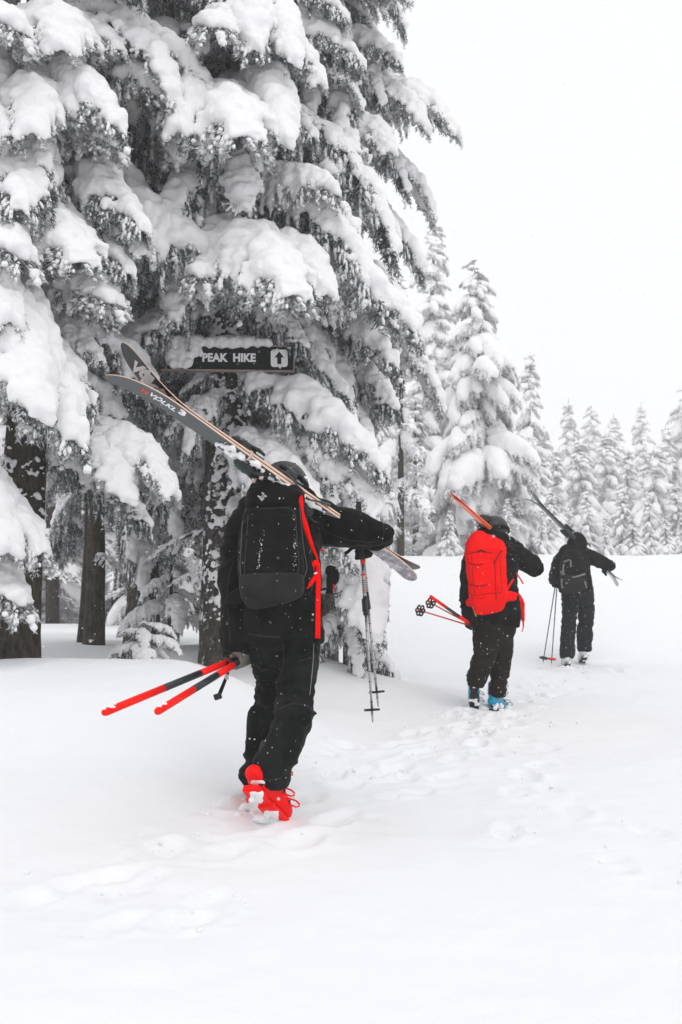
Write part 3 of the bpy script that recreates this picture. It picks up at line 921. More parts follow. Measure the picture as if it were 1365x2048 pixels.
def far_proto(seed, H, R, bare=0.0, kind='full', dz=0.34, shape=0.75):
    r = random.Random(seed)
    SV, STt, so = [], [], 0
    NVv, NFv = [], []
    z = H * (0.05 if kind == 'full' else 0.08)
    while z < H * 0.985:
        t = z / H
        n = 7 if t < 0.75 else 5
        if kind == 'bare' and t < 0.72 or kind == 'mixed' and t < 0.30: n = 5
        for k in range(n):
            az = r.uniform(0, 2 * math.pi)
            lump = mnoise.noise((math.cos(az) * 0.9 + seed * 3.1, math.sin(az) * 0.9, z * 0.55)) * 1.1
            if lump < -0.34 and t < 0.85: continue
            low = (kind == 'bare' and t < 0.72) or (kind == 'mixed' and t < 0.30)
            twig = low and r.random() < 0.9 or r.random() < bare * (1 - t)
            pr = r.choice(FART if twig else FARB)
            L_ = R * ((1 - t) ** shape * 0.93 + 0.07) * r.uniform(0.55, 1.1) * (1 + 0.65 * lump)
            if twig: L_ *= 0.85
            s = L_ / pr['tip'][0]
            c, s_ = math.cos(az), math.sin(az)
            tl = math.radians(r.uniform(-18, 16) + 30 * max(0, t - 0.7)); rl = math.radians(r.uniform(-25, 25))
            wy = max(s, 0.45) * r.uniform(0.8, 1.35)
            zz = z + r.uniform(-0.2, 0.2)
            def tf(v):
                sx, sy, sz = v[:, 0] * s, v[:, 1] * wy, v[:, 2] * s
                sy, sz = sy * math.cos(rl) - sz * math.sin(rl), sy * math.sin(rl) + sz * math.cos(rl)
                x2 = sx * math.cos(tl) - sz * math.sin(tl); z2 = sx * math.sin(tl) + sz * math.cos(tl)
                return np.stack([x2 * c - sy * s_, x2 * s_ + sy * c, z2 + zz], 1)
            SV.append(tf(pr['sv'])); STt.append(pr['st'] + so); so += len(pr['sv'])
            NVv.append(tf(pr['nv'])); NFv.append(pr['nf'])
        z += dz * r.uniform(0.7, 1.25) * (1 - 0.4 * t)
    nv = np.concatenate(NVv)
    cm = mesh_np('crown', nv, np.arange(len(nv)).reshape(-1, 3))
    a_ = cm.attributes.new('frost', 'FLOAT', 'FACE'); a_.data.foreach_set('value', np.concatenate(NFv).astype(np.float32))
    cm.materials.append(MAT['needles_rimed'])
    sm = mesh_np('snow', np.concatenate(SV), np.concatenate(STt)); sm.materials.append(MAT['snow_bough']); smooth(sm)
    V, Fc = tube([(0, 0, -0.5), (0, 0, H * 0.3), (0.05, 0, H * 0.7), (0, 0, H)], [H * 0.014 + 0.04, H * 0.011 + 0.03, H * 0.006 + 0.01, 0.01], 10)
    tm = mesh_from('trunk', V, Fc); tm.materials.append(MAT['bark_bare'] if kind in ('bare', 'mixed') else MAT['bark_rimed']); smooth(tm)
    return dict(H=H, crown=cm, snow=sm, trunk=tm)
FP = [far_proto(1, 10, 1.7), far_proto(2, 10, 2.0, 0.25, shape=0.6), far_proto(3, 9, 1.3, 0.15), far_proto(4, 10, 2.0, 0, 'bare', 0.5), far_proto(15, 11, 2.3, 0.2, 'mixed', dz=0.30, shape=0.6)]

def far_tree(px, pytop, D, k, label, group=None, az=0.0, wide=1.0, name='conifer'):
    if D >= 42: D = 42 + (D - 42) * 1.5
    x = at(px, 1100, D)[0]
    x = at(px, (pytop + 1100) / 2, D)[0]
    zb = gz(x, D) - 0.2
    s = (zat(pytop, D) - zb) / FP[k]['H']
    t = bpy.data.objects.new(name, None); COL.objects.link(t)
    t.location = (x, D, zb); t.rotation_euler = (0.03 * math.sin(px), 0.035 * math.cos(px * 1.7), az); t.scale = (s * wide, s * wide, s)
    tag(t, label, 'tree', group)
    for nm in ('trunk', 'crown', 'snow'):
        o = bpy.data.objects.new(nm, FP[k][nm]); COL.objects.link(o); o.parent = t
    return t
far_tree(972, 515, 38, 4, 'pointed snow-plastered conifer rising behind the skier with the red backpack', az=1.4, wide=0.95)
far_tree(1052, 705, 60, 0, 'narrow frosted conifer just right of the tall pointed one', az=2.0, wide=0.8)
far_tree(800, 560, 24, 3, 'slim conifer with bare dark trunk and snow-lined twigs right of the sign fir', az=1.0, wide=0.75)
far_tree(752, 800, 27, 3, 'smaller bare-trunked conifer left of the slim one, in front of the pale wood', az=2.5, wide=0.8)
far_tree(848, 440, 62, 2, 'pale frosted conifer peeping out behind the right side of the big firs', az=3.0)
far_tree(1134, 795, 115, 2, 'hazy conifer with a pointed top, left of a pair above the farthest skier', az=0.3)
far_tree(1188, 812, 120, 0, 'hazy blunt conifer, right of a pair above the farthest skier', az=0.9)
far_tree(1283, 800, 112, 2, 'lone hazy spire-shaped conifer near the right edge', az=1.9)
far_tree(1362, 755, 85, 1, 'snow-covered conifer cut off by the right edge', az=4.0)
r = random.Random(5)
def far_label(px, top):
    """groups that the picture tells apart: by the row and by the skier they stand behind"""
    row = 'tall' if top < 800 else ('middling' if top < 950 else 'low')
    where = 'left of the red backpack' if px < 930 else ('between the red backpack and the farthest skier' if px < 1110 else 'right of the farthest skier')
    if 1110 <= px < 1200: where = 'above the farthest skier'
    if px > 1330: where = 'at the right edge'
    return '%s snow-covered conifer in the pale wood, %s' % (row, where), '%s conifers %s' % (row, where)
for (px, top, D, k) in [(908, 730, 70, 1), (872, 690, 80, 0), (935, 900, 44, 0), (1030, 905, 42, 1), (1075, 890, 60, 1), (1115, 905, 66, 0), (1160, 880, 74, 1), (1215, 865, 80, 1), (1250, 890, 74, 0),
                        (1310, 880, 70, 1), (1340, 860, 84, 0), (1100, 985, 44, 1), (1180, 980, 48, 0), (1240, 975, 46, 1), (1300, 985, 50, 0), (1355, 960, 48, 1), (1140, 1010, 38, 0), (1270, 1020, 38, 1),
                        (1010, 990, 36, 0), (880, 930, 40, 1), (860, 840, 64, 1), (835, 800, 40, 3), (775, 760, 44, 3), (740, 900, 50, 1), (1330, 1020, 36, 1), (1210, 1030, 35, 0), (1080, 1010, 35, 0), (900, 1010, 34, 1),
                        (1420, 850, 60, 0), (1470, 780, 70, 1), (1440, 960, 44, 1), (810, 780, 60, 1), (770, 700, 75, 2), (1235, 830, 105, 2), (1320, 845, 110, 2), (1090, 850, 100, 2), (1060, 960, 40, 1), (1160, 1040, 33, 1), (1365, 1030, 33, 0), (960, 1020, 33, 0)]:
    la, gr = far_label(px, top)
    far_tree(px + r.uniform(-6, 6), top + r.uniform(-8, 8), D, k, la, gr, r.uniform(0, 6.28), r.uniform(0.9, 1.2))
LEFT_L = 'pale snow-lined tree in the wood seen between the left trunks'
LEFT_G = 'pale trees between the left trunks'
for (px, top, D, k) in [(120, 500, 24, 3), (250, 450, 26, 3), (330, 520, 22, 3), (395, 400, 28, 3), (210, 600, 32, 1), (300, 700, 36, 0), (150, 700, 38, 1), (380, 700, 34, 1), (90, 650, 34, 0), (520, 500, 30, 1), (600, 600, 34, 1), (680, 700, 36, 0), (20, 500, 26, 3), (-60, 500, 28, 1)]:
    far_tree(px, top, D, k, LEFT_L, LEFT_G, r.uniform(0, 6.28), r.uniform(0.9, 1.15))

# ------------------------------------------------------------------ sign on the trunk
from mathutils.bvhtree import BVHTree

def bvh_of(objs):
    V, P, n = [], [], 0
    for o in objs:
        me = o.data
        V += [Vector(v) for v in get_v(me)]
        P += [[i + n for i in p.vertices] for p in me.polygons]
        n += len(me.vertices)
    return BVHTree.FromPolygons(V, P)

def hit(bv, px, py, lift=0.002):
    o = Vector((0, 0, CAM_Z)); p = at(px, py, 5.0)
    d = (Vector(p) - o).normalized()
    h = bv.ray_cast(o, d)
    if h[0] is None:
        h = bv.find_nearest(Vector(p))
        return np.array(h[0]) - np.array(d) * lift
    return np.array(h[0]) - np.array(d) * lift

def text_2d(s, size=1.0, offset=0.0, space=1.0, shear=0.0):
    cu = bpy.data.curves.new('t', 'FONT'); cu.body = s; cu.size = size; cu.offset = offset; cu.space_character = space; cu.shear = shear
    cu.resolution_u = 4
    o = bpy.data.objects.new('t', cu); COL.objects.link(o)
    dg = bpy.context.evaluated_depsgraph_get()
    me = bpy.data.meshes.new_from_object(o.evaluated_get(dg))
    bpy.data.objects.remove(o); bpy.data.curves.remove(cu)
    v = get_v(me); f = [tuple(p.vertices) for p in me.polygons]
    bpy.data.meshes.remove(me)
    v[:, 0] -= v[:, 0].min(); v[:, 1] -= v[:, 1].min()
    return v, f, v[:, 0].max(), v[:, 1].max()

def decal_text(name, s, o_px, u_px, h_px, bv, mat, parent, offset=0.012, shear=0.0, space=1.0, lift=0.002):
    """lettering lying on a surface: origin (lower left), u along the baseline, h up, all in photograph pixels"""
    v, f, w, h = text_2d(s, 1.0, offset, space, shear)
    P = [hit(bv, o_px[0] + a / w * u_px[0] + b_ / h * h_px[0], o_px[1] + a / w * u_px[1] + b_ / h * h_px[1], lift) for a, b_ in v[:, :2]]
    return link(name, mesh_from(name, P, f), mat, parent, False)

def decal_poly(name, polys, bv, mat, parent, lift=0.002):
    mb = MB()
    for q in polys:
        mb.add([hit(bv, a, b_, lift) for a, b_ in q], [tuple(range(len(q)))])
    return mb.build(name, mat, parent, False)

def blobs(name, pts, rad, voxel, parent, mat='snow_bough', sq=(1, 1, 1), amp=0.004):
    v, f = spheres(pts, rad, sq)
    me = remesh(v, f, voxel, 2)
    displace(me, lambda p: amp * noise3(p * 40, 3))
    o = link(name, me, MAT[mat], parent)
    o['kind'] = 'stuff'
    return o

SD = 9.72
sg = thing('sign', 'black sign with white lettering and arrow nailed to the fir trunk', 'sign', at(462, 742, SD))
c = lambda px, py, d=SD: at(px, py, d)
X1 = unit(c(590, 740) - c(335, 737)); ZU = unit(np.cross(X1, [0, 1, 0])); ZU = ZU if ZU[2] > 0 else -ZU; YN = np.cross(ZU, X1); YN = YN if YN[1] < 0 else -YN
w_m = np.linalg.norm(c(588, 718) - c(336, 718)); h_m = np.linalg.norm(c(460, 742) - c(460, 692))
ctr = c(461, 716.5)
bd = MB().add(*box(ctr, X1 * w_m / 2, YN * 0.012, ZU * h_m / 2 * 0.93, 0.002)).build('board', MAT['sign_board'], sg, False)
MB().add(*box(ctr - ZU * (h_m / 2 * 0.93 + 0.011) - X1 * 0.02, X1 * (w_m / 2 + 0.035), YN * 0.02, ZU * 0.0105, 0.002)).build('bottom_rail', MAT['sign_wood'], sg, False)
MB().add(*box(ctr + ZU * (h_m / 2 * 0.93 + 0.008), X1 * (w_m / 2 + 0.014), YN * 0.02, ZU * 0.0075, 0.002)).build('top_rail', MAT['sign_wood'], sg, False)
MB().add(*box(ctr + X1 * (w_m / 2 + 0.0075), X1 * 0.0072, YN * 0.018, ZU * h_m / 2 * 0.93, 0.002)).build('end_rail', MAT['sign_wood'], sg, False)
MB().add(*box(ctr - X1 * (w_m / 2 + 0.0075), X1 * 0.0072, YN * 0.018, ZU * h_m / 2 * 0.93, 0.002)).build('end_rail', MAT['sign_wood'], sg, False)
bv = bvh_of([bd])
decal_text('lettering', 'PEAK  HIKE', (405, 723.5), (107, 0.5), (0, -17.5), bv, MAT['letter_white'], sg, 0.045, lift=0.003)
def rrect(x0, y0, x1, y1, r, n=5):
    out = []
    for cx, cy, a0 in ((x1 - r, y0 + r, -90), (x1 - r, y1 - r, 0), (x0 + r, y1 - r, 90), (x0 + r, y0 + r, 180)):
        for k in range(n + 1):
            a = math.radians(a0 + 90 * k / n); out.append((cx + r * math.cos(a), cy + r * math.sin(a)))
    return out
decal_poly('arrow_panel', [rrect(542, 699, 576, 734, 6)], bv, MAT['letter_white'], sg, 0.003)
decal_poly('arrow', [[(555, 728), (555, 714), (563, 714), (563, 728)], [(549.5, 715), (559, 703), (568.5, 715)]], bv, MAT['sign_board'], sg, 0.005)
P, Rr = [], []
r = random.Random(3)
for px in np.arange(340, 540, 3):
    th = 1.0 + 0.5 * math.sin(px * 0.03) + (0.9 if px < 400 else 0)
    for _ in range(3):
        P.append(at(px, 689 - 3 * th + r.uniform(-3, 2), SD + r.uniform(-0.03, 0.10))); Rr.append((0.030 + 0.020 * th) * r.uniform(0.8, 1.1))
for _ in range(260):
    px = r.uniform(336, 394); py = r.uniform(676, 730 if px < 380 else 708)
    P.append(at(px, py, SD - 0.06 - 0.03 * r.random())); Rr.append(r.uniform(0.025, 0.05))
for px, py in ((402, 700), (404, 706), (402, 712), (398, 696), (555, 700), (549, 704), (560, 734)):
    P.append(at(px, py, SD - 0.03)); Rr.append(0.018)
blobs('snow', P, Rr, 0.013, sg, amp=0.006)
# needled bough tip resting on the sign's left end and right end belongs to the fir
bough_to(TR['A'], (NT['A']['x'], NT['A']['y']), HANG[3], at(690, 790, 9.8), 0.6, 0.25)

# ------------------------------------------------------------------ clothing helpers
def garment(name, lofts, mat, parent, voxel=0.012, amp=0.010, aniso=(7, 7, 13), seed=1, smooth_it=3, fine=0.003):
    mb = MB()
    for v, f in lofts: mb.add(v, f)
    me = remesh(mb.verts(), mb.f, voxel, smooth_it, 0.5)
    def fn(p):
        q = p * np.array(aniso)
        w = np.stack([noise3(q * 0.5, seed + 1), noise3(q * 0.5 + 9, seed + 2), noise3(q * 0.5 + 19, seed + 3)], 1)
        n1 = 1 - 2.4 * np.abs(noise3(q + 1.3 * w, seed))
        n2 = 1 - 2.2 * np.abs(noise3(q * 2.1 + 1.6 * w + 5, seed + 4))
        return amp * 0.7 * n1 + amp * 0.35 * n2 + fine * noise3(p * 45, seed + 6)
    displace(me, fn)
    return link(name, me, mat, parent)

def ribbon(name, pts, width, mat, parent, thick=0.003, ref=None):
    """flat strap through points; width lies across the view"""
    S = spline(np.array(pts), max(12, 6 * len(pts)))
    W = np.interp(np.linspace(0, 1, len(S)), np.linspace(0, 1, len(width)), width) if isinstance(width, (list, tuple)) else np.full(len(S), width)
    v, f = tube(S, None, 8, True, (0, 1, 0) if ref is None else ref, [(w / 2, thick) for w in W], 4.0)
    return MB().add(v, f).build(name, mat, parent)

def hand(name, c, g, k, wrist, mat, parent, s=1.0, R=0.016):
    """gloved hand closed round a shaft through c along g; k points from the shaft to the knuckles"""
    g = unit(g); k = unit(np.asarray(k) - np.dot(k, g) * g); m = np.cross(g, k)
    mb = MB()
    pc = c + k * (R + 0.020) * s - m * 0.012 * s
    mb.add(*ellipsoid(pc, g * 0.046 * s, k * 0.020 * s, m * 0.046 * s))
    for i, (o, ln) in enumerate(((-0.034, 0.82), (-0.012, 0.97), (0.011, 1.0), (0.033, 0.92))):
        pts = []
        for j in range(9):
            ph = math.radians(18 + 215 * ln * j / 8)
            rr_ = (R + 0.011 + 0.012 * max(0, 1 - j / 3)) * s
            pts.append(c + g * o * s + (math.cos(ph) * k + math.sin(ph) * m) * rr_)
        mb.add(*tube(np.array(pts), np.linspace(0.0115, 0.0085, 9) * s, 8, True, g))
        mb.add(*ellipsoid(pts[-1], g * 0.0085 * s, k * 0.0085 * s, m * 0.0085 * s))
    pts = []
    for j in range(7):
        ph = math.radians(-25 - 130 * j / 6)
        rr_ = (R + 0.012 + 0.014 * max(0, 1 - j / 2)) * s
        pts.append(c + g * (0.030 + 0.016 * j / 6) * s + (math.cos(ph) * k + math.sin(ph) * m) * rr_)
    mb.add(*tube(np.array(pts), np.linspace(0.0145, 0.010, 7) * s, 8, True, g))
    mb.add(*ellipsoid(pts[-1], g * 0.010 * s, k * 0.010 * s, m * 0.010 * s))
    mb.add(*tube(spline([pc, pc + (wrist - pc) * 0.5, wrist], 6), [0.030 * s, 0.031 * s, 0.032 * s, 0.034 * s, 0.036 * s, 0.036 * s], 12))
    me = remesh(mb.verts(), mb.f, 0.0058 * s, 2, 0.4)
    return link(name, me, mat, parent)

def boot(parent, o, toe, up, shell, side=1, s=1.0, sole='rubber', snow_seed=1, snow_n=26, bk='shell_red', cuff=1.0, nb=4):
    """ski boot: o heel bottom; part of the person with sole, cuff strap, buckles and stuck snow as its pieces"""
    up = unit(up); toe = unit(np.asarray(toe) - np.dot(toe, up) * up); lf = np.cross(up, toe)
    W = lambda x, y, z: o + s * (x * toe + y * lf + z * up)
    mb = MB()
    rows = [(-0.030, 0.045, 0.036, 0.040), (-0.022, 0.065, 0.045, 0.055), (0.03, 0.078, 0.050, 0.066), (0.10, 0.076, 0.050, 0.064), (0.17, 0.060, 0.053, 0.046), (0.235, 0.048, 0.050, 0.034), (0.275, 0.043, 0.036, 0.026)]
    S = spline(np.array(rows), 24)
    mb.add(*tube(np.array([W(q[0], 0, q[1] + 0.012) for q in S]), None, 20, True, up, [(q[2] * s, q[3] * s) for q in S], 3.0))
    C_ = spline(np.array([(0.030, 0.09, 0.052, 0.062), (0.033, 0.16, 0.052, 0.064), (0.042, 0.21, 0.055, 0.066), (0.050, 0.245, 0.056, 0.068)]), 14)
    mb.add(*tube(np.array([W(q[0], 0, q[1]) for q in C_]), None, 20, True, toe, [(q[2] * s * cuff, q[3] * s * cuff) for q in C_], 2.6))
    me = remesh(mb.verts(), mb.f, 0.008 * s, 1, 0.4)
    b_ = link('boot', me, shell, parent)
    so = MB()
    so.add(*box(W(0.005, 0, 0.012), toe * 0.048 * s, lf * 0.040 * s, up * 0.016 * s, 0.006 * s))
    so.add(*box(W(0.195, 0, 0.010), toe * 0.095 * s, lf * 0.040 * s, up * 0.015 * s, 0.006 * s))
    so.add(*box(W(0.10, 0, 0.016), toe * 0.055 * s, lf * 0.030 * s, up * 0.010 * s, 0.004 * s))
    so.build('sole', MAT[sole], b_, False)
    # cuff shell edge, spine and pivot
    MB().add(*tube(np.array([W(0.033 + 0.066 * cuff * math.cos(t), 0.0545 * cuff * math.sin(t), 0.165) for t in np.linspace(0, 2 * math.pi, 25)]), [0.006 * s] * 25, 6, False, up)).build('cuff_edge', MAT['plastic_black'], b_)
    MB().add(*box(W(-0.030, 0, 0.20), toe * 0.008 * s, lf * 0.016 * s, up * 0.055 * s, 0.004)).build('spine', MAT['plastic_black'], b_, False)
    for z, x in ((0.075, 0.20), (0.095, 0.14), (0.165, 0.085), (0.225, 0.09))[:nb]:
        bb = MB()
        yy = side * 0.060
        c0, u_, v_ = W(x, yy, z), unit(toe * 0.55 + lf * side * 0.75 - up * 0.1), unit(up * 0.8 - toe * 0.5)
        L_, H_ = 0.030 * s, 0.013 * s
        loop = [c0 + u_ * L_ * a + v_ * H_ * b2 for a, b2 in ((-0.5, -1), (0.9, -1), (1.4, -0.2), (1.4, 0.6), (0.9, 1.1), (-0.5, 1), (-0.9, 0), (-0.5, -1))]
        bb.add(*tube(np.array(loop), [0.0042 * s] * len(loop), 6, False, toe))
        bb.build('buckle', MAT[bk], b_)
        MB().add(*tube(np.array([W(x - 0.01, -side * 0.05, z), W(x + 0.035, 0, z + 0.004), W(x, side * 0.056, z)]), None, 6, True, up, [(0.004, 0.011 * s)] * 3, 4)).build('strap', MAT['plastic_black'], b_)
    r = random.Random(snow_seed)
    P, Rr = [], []
    seeds = [(-0.034, 0.01, 0.09), (-0.036, -0.02, 0.05), (-0.02, side * 0.045, 0.17), (0.02, side * 0.05, 0.06), (0.0, 0, -0.004), (0.16, 0.01, -0.006), (0.20, -0.02, -0.006), (-0.03, side * 0.02, 0.215)]
    for k in range(snow_n):
        q = r.choice(seeds)
        P.append(W(q[0] + r.gauss(0, 0.006), q[1] + r.gauss(0, 0.012), q[2] + r.gauss(0, 0.012))); Rr.append(s * r.uniform(0.010, 0.020))
    blobs('snow', P, Rr, 0.006, b_, amp=0.003)
    return b_

def helmet(parent, c, R, fwd, up, mat, vents=True, strap=True, squash=(1.0, 1.12, 0.92)):
    fwd = unit(fwd); up = unit(np.asarray(up) - np.dot(up, fwd) * fwd); rt = np.cross(fwd, up)
    V, Fc = [], []
    nu, nv = 40, 22
    for j in range(nv + 1):
        ph = math.pi * 0.5 - j / nv * math.pi * 0.70
        for i in range(nu):
            th = 2 * math.pi * i / nu
            x, y, z = math.cos(ph) * math.cos(th) * squash[0], math.cos(ph) * math.sin(th) * squash[1], math.sin(ph) * squash[2]
            k = 1.0
            if z < -0.15: k = 1.0 + 0.05 * math.sin((z + 0.15) * 9)      # flared rim
            if y > 0.55 and z < -0.02: z = max(z, -0.02 - 0.25 * (1 - (y - 0.55) / 0.6))      # open at the face
            V.append(c + R * (x * rt * k + y * fwd * k + z * up))
    for j in range(nv):
        for i in range(nu):
            a = j * nu + i; b_ = j * nu + (i + 1) % nu
            Fc.append((a, a + nu, b_ + nu, b_))
    me = mesh_from('helmet', V, Fc)
    h = link('helmet', me, mat, parent)
    so = h.modifiers.new('shell', 'SOLIDIFY'); so.thickness = 0.012; so.offset = -1
    if vents:
        for a in (-0.42, 0.42):
            for q in (0.35, 0.75):
                d = unit(rt * math.sin(a) + up * math.cos(q) - fwd * math.sin(q) * 0.7)
                p = c + R * 0.98 * (rt * np.dot(d, rt) * squash[0] + fwd * np.dot(d, fwd) * squash[1] + up * np.dot(d, up) * squash[2])
                t = unit(np.cross(d, rt))
                MB().add(*ellipsoid(p, t * 0.026, np.cross(d, t) * 0.008, d * 0.006)).build('vent', MAT['rubber'], h)
    if strap:
        ring = [c + R * 1.03 * (math.cos(t) * rt * squash[0] + math.sin(t) * fwd * squash[1]) - up * R * 0.12 for t in np.linspace(0, 2 * math.pi, 41)]
        MB().add(*tube(np.array(ring), None, 8, False, up, [(0.003, 0.019)] * 41, 4)).build('goggle_strap', MAT['webbing_black'], h)
    gl = [c + R * 1.06 * (math.cos(t) * rt * 0.86 + math.sin(t) * fwd * squash[1]) - up * R * 0.22 for t in np.linspace(0.35, math.pi - 0.35, 15)]
    MB().add(*tube(np.array(gl), None, 10, True, up, [(0.014, 0.040)] * 15, 3)).build('goggles', MAT['goggle_lens'], h)
    return h

def body_mesh(parent, head_c, fwd, up, chains, Rh=0.098):
    """one continuous figure under the clothes: head with a face, neck, trunk, limbs"""
    fwd = unit(fwd); up = unit(np.asarray(up) - np.dot(up, fwd) * fwd); rt = np.cross(fwd, up)
    mb = MB()
    mb.add(*ellipsoid(head_c, rt * Rh * 0.78, fwd * Rh * 0.95, up * Rh * 1.1))
    mb.add(*ellipsoid(head_c - up * 0.075 + fwd * 0.035, rt * 0.05, fwd * 0.055, up * 0.045))                 # jaw
    mb.add(*ellipsoid(head_c - up * 0.025 + fwd * 0.098, rt * 0.014, fwd * 0.022, up * 0.024))                 # nose
    for sgn in (-1, 1):
        mb.add(*ellipsoid(head_c + rt * sgn * 0.078 - up * 0.01, rt * 0.012, fwd * 0.02, up * 0.032))          # ears
        mb.add(*ellipsoid(head_c + rt * sgn * 0.032 + fwd * 0.088 + up * 0.012, rt * 0.016, fwd * 0.012, up * 0.010))   # brows over the eyes
    mb.add(*ellipsoid(head_c - up * 0.066 + fwd * 0.088, rt * 0.024, fwd * 0.010, up * 0.009))                 # lips
    for pts, rad in chains:
        S = spline(np.array([np.concatenate([p, [q]]) for p, q in zip(pts, rad)]), 20)
        mb.add(*tube(S[:, :3], S[:, 3], 14))
    me = remesh(mb.verts(), mb.f, 0.014, 2)
    return link('body', me, MAT['skin'], parent)

def pole_mesh(name, sections, parent, seg=10):
    """sections: (p0, p1, r0, r1, material)"""
    out = []
    for nm, p0, p1, r0, r1, mt in sections:
        out.append(MB().add(*tube(np.array([p0, p0 + (p1 - p0) * 0.5, p1]), [r0, (r0 + r1) / 2, r1], seg)).build(nm, MAT[mt], parent))
    return out

def basket(parent, c, axis, R, mat='plastic_black', petals=6):
    u, v, t = frame(axis, (0.3, 0.2, 1))
    mb = MB()
    ring = [c + (math.cos(a) * u + math.sin(a) * v) * R * (1 + 0.10 * math.cos(petals * a)) for a in np.linspace(0, 2 * math.pi, 37)]
    mb.add(*tube(np.array(ring), [R * 0.20] * 37, 6, False, t))
    for k in range(petals):
        a = 2 * math.pi * (k + 0.5) / petals
        e = c + (math.cos(a) * u + math.sin(a) * v) * R
        mb.add(*tube(np.array([c, (c + e) / 2, e]), None, 6, True, t, [(R * 0.22, R * 0.10)] * 3, 3))
    mb.add(*ellipsoid(c, u * R * 0.28, v * R * 0.28, t * R * 0.35))
    return mb.build('basket', MAT[mat], parent)

def ski(name, label, cat, tail, tip, nrm, mats, L=None, widths=(0.118, 0.098, 0.130), rise=(0.085, 0.42, 0.035, 0.22), th=0.011, off=0.002, group=None, top_split=None):
    """ski from tail to tip, nrm = top side. mats = (topsheet, base, sidewall); top_split = (fraction, material) prints the tail part of the topsheet"""
    ax = unit(tip - tail); nrm = unit(np.asarray(nrm) - np.dot(nrm, ax) * ax); wd = np.cross(nrm, ax)
    L = np.linalg.norm(tip - tail) if L is None else L
    t = thing(name, label, cat, tail, group)
    n = 72
    s = np.concatenate([np.linspace(0, 0.06, 12)[:-1], np.linspace(0.06, L - 0.10, n)[:-1], L - 0.10 + 0.10 * np.sin(np.linspace(0, math.pi / 2, 16))])
    f = s / L
    hw = np.interp(f, [0, 0.08, 0.48, 0.88, 1], [widths[0], widths[0], widths[1], widths[2], widths[2] * 0.97]) / 2
    hw = hw * np.where(s < 0.06, np.sqrt(np.clip(1 - ((0.06 - s) / 0.062) ** 2, 0.02, 1)), 1) * np.where(s > L - 0.13, np.sqrt(np.clip(1 - ((s - L + 0.13) / 0.1305) ** 2, 0.004, 1)), 1)
    z = off + rise[0] * np.clip((s - (L - rise[1])) / rise[1], 0, 1) ** 2.0 + rise[2] * np.clip((rise[3] - s) / rise[3], 0, 1) ** 2.0
    tk = th * np.interp(f, [0, 0.15, 0.5, 0.85, 1], [0.5, 0.8, 1.6, 0.7, 0.35])
    B0 = tail[None] + s[:, None] * ax + z[:, None] * nrm
    lb, rb = B0 - wd * hw[:, None], B0 + wd * hw[:, None]
    lt, rt_ = B0 - wd * (hw * 0.965)[:, None] + nrm * tk[:, None], B0 + wd * (hw * 0.965)[:, None] + nrm * tk[:, None]
    m_ = len(s)
    def strip(a, b_, i0=0, i1=m_ - 1):
        k_ = i1 - i0 + 1; V = np.concatenate([a[i0:i1 + 1], b_[i0:i1 + 1]]); return V, [(i, i + 1, k_ + i + 1, k_ + i) for i in range(k_ - 1)]
    if top_split:
        k = int(np.searchsorted(f, top_split[0]))
        MB().add(*strip(lt, rt_, k)).build('topsheet', MAT[mats[0]], t, False)
        pt = MB().add(*strip(lt, rt_, 0, k)).build('printed_tail', MAT[top_split[1]], t, False)
    else:
        MB().add(*strip(lt, rt_)).build('topsheet', MAT[mats[0]], t, False)
    MB().add(*strip(rb, lb)).build('base', MAT[mats[1]], t, False)
    sw = MB(); sw.add(*strip(lb, lt)); sw.add(*strip(rt_, rb))
    sw.build('sidewall', MAT[mats[2]], t, False)
    fr = lambda a, b_, c_: tail + ax * a + wd * b_ + nrm * (off + c_)
    return t, fr, (ax, wd, nrm, L)

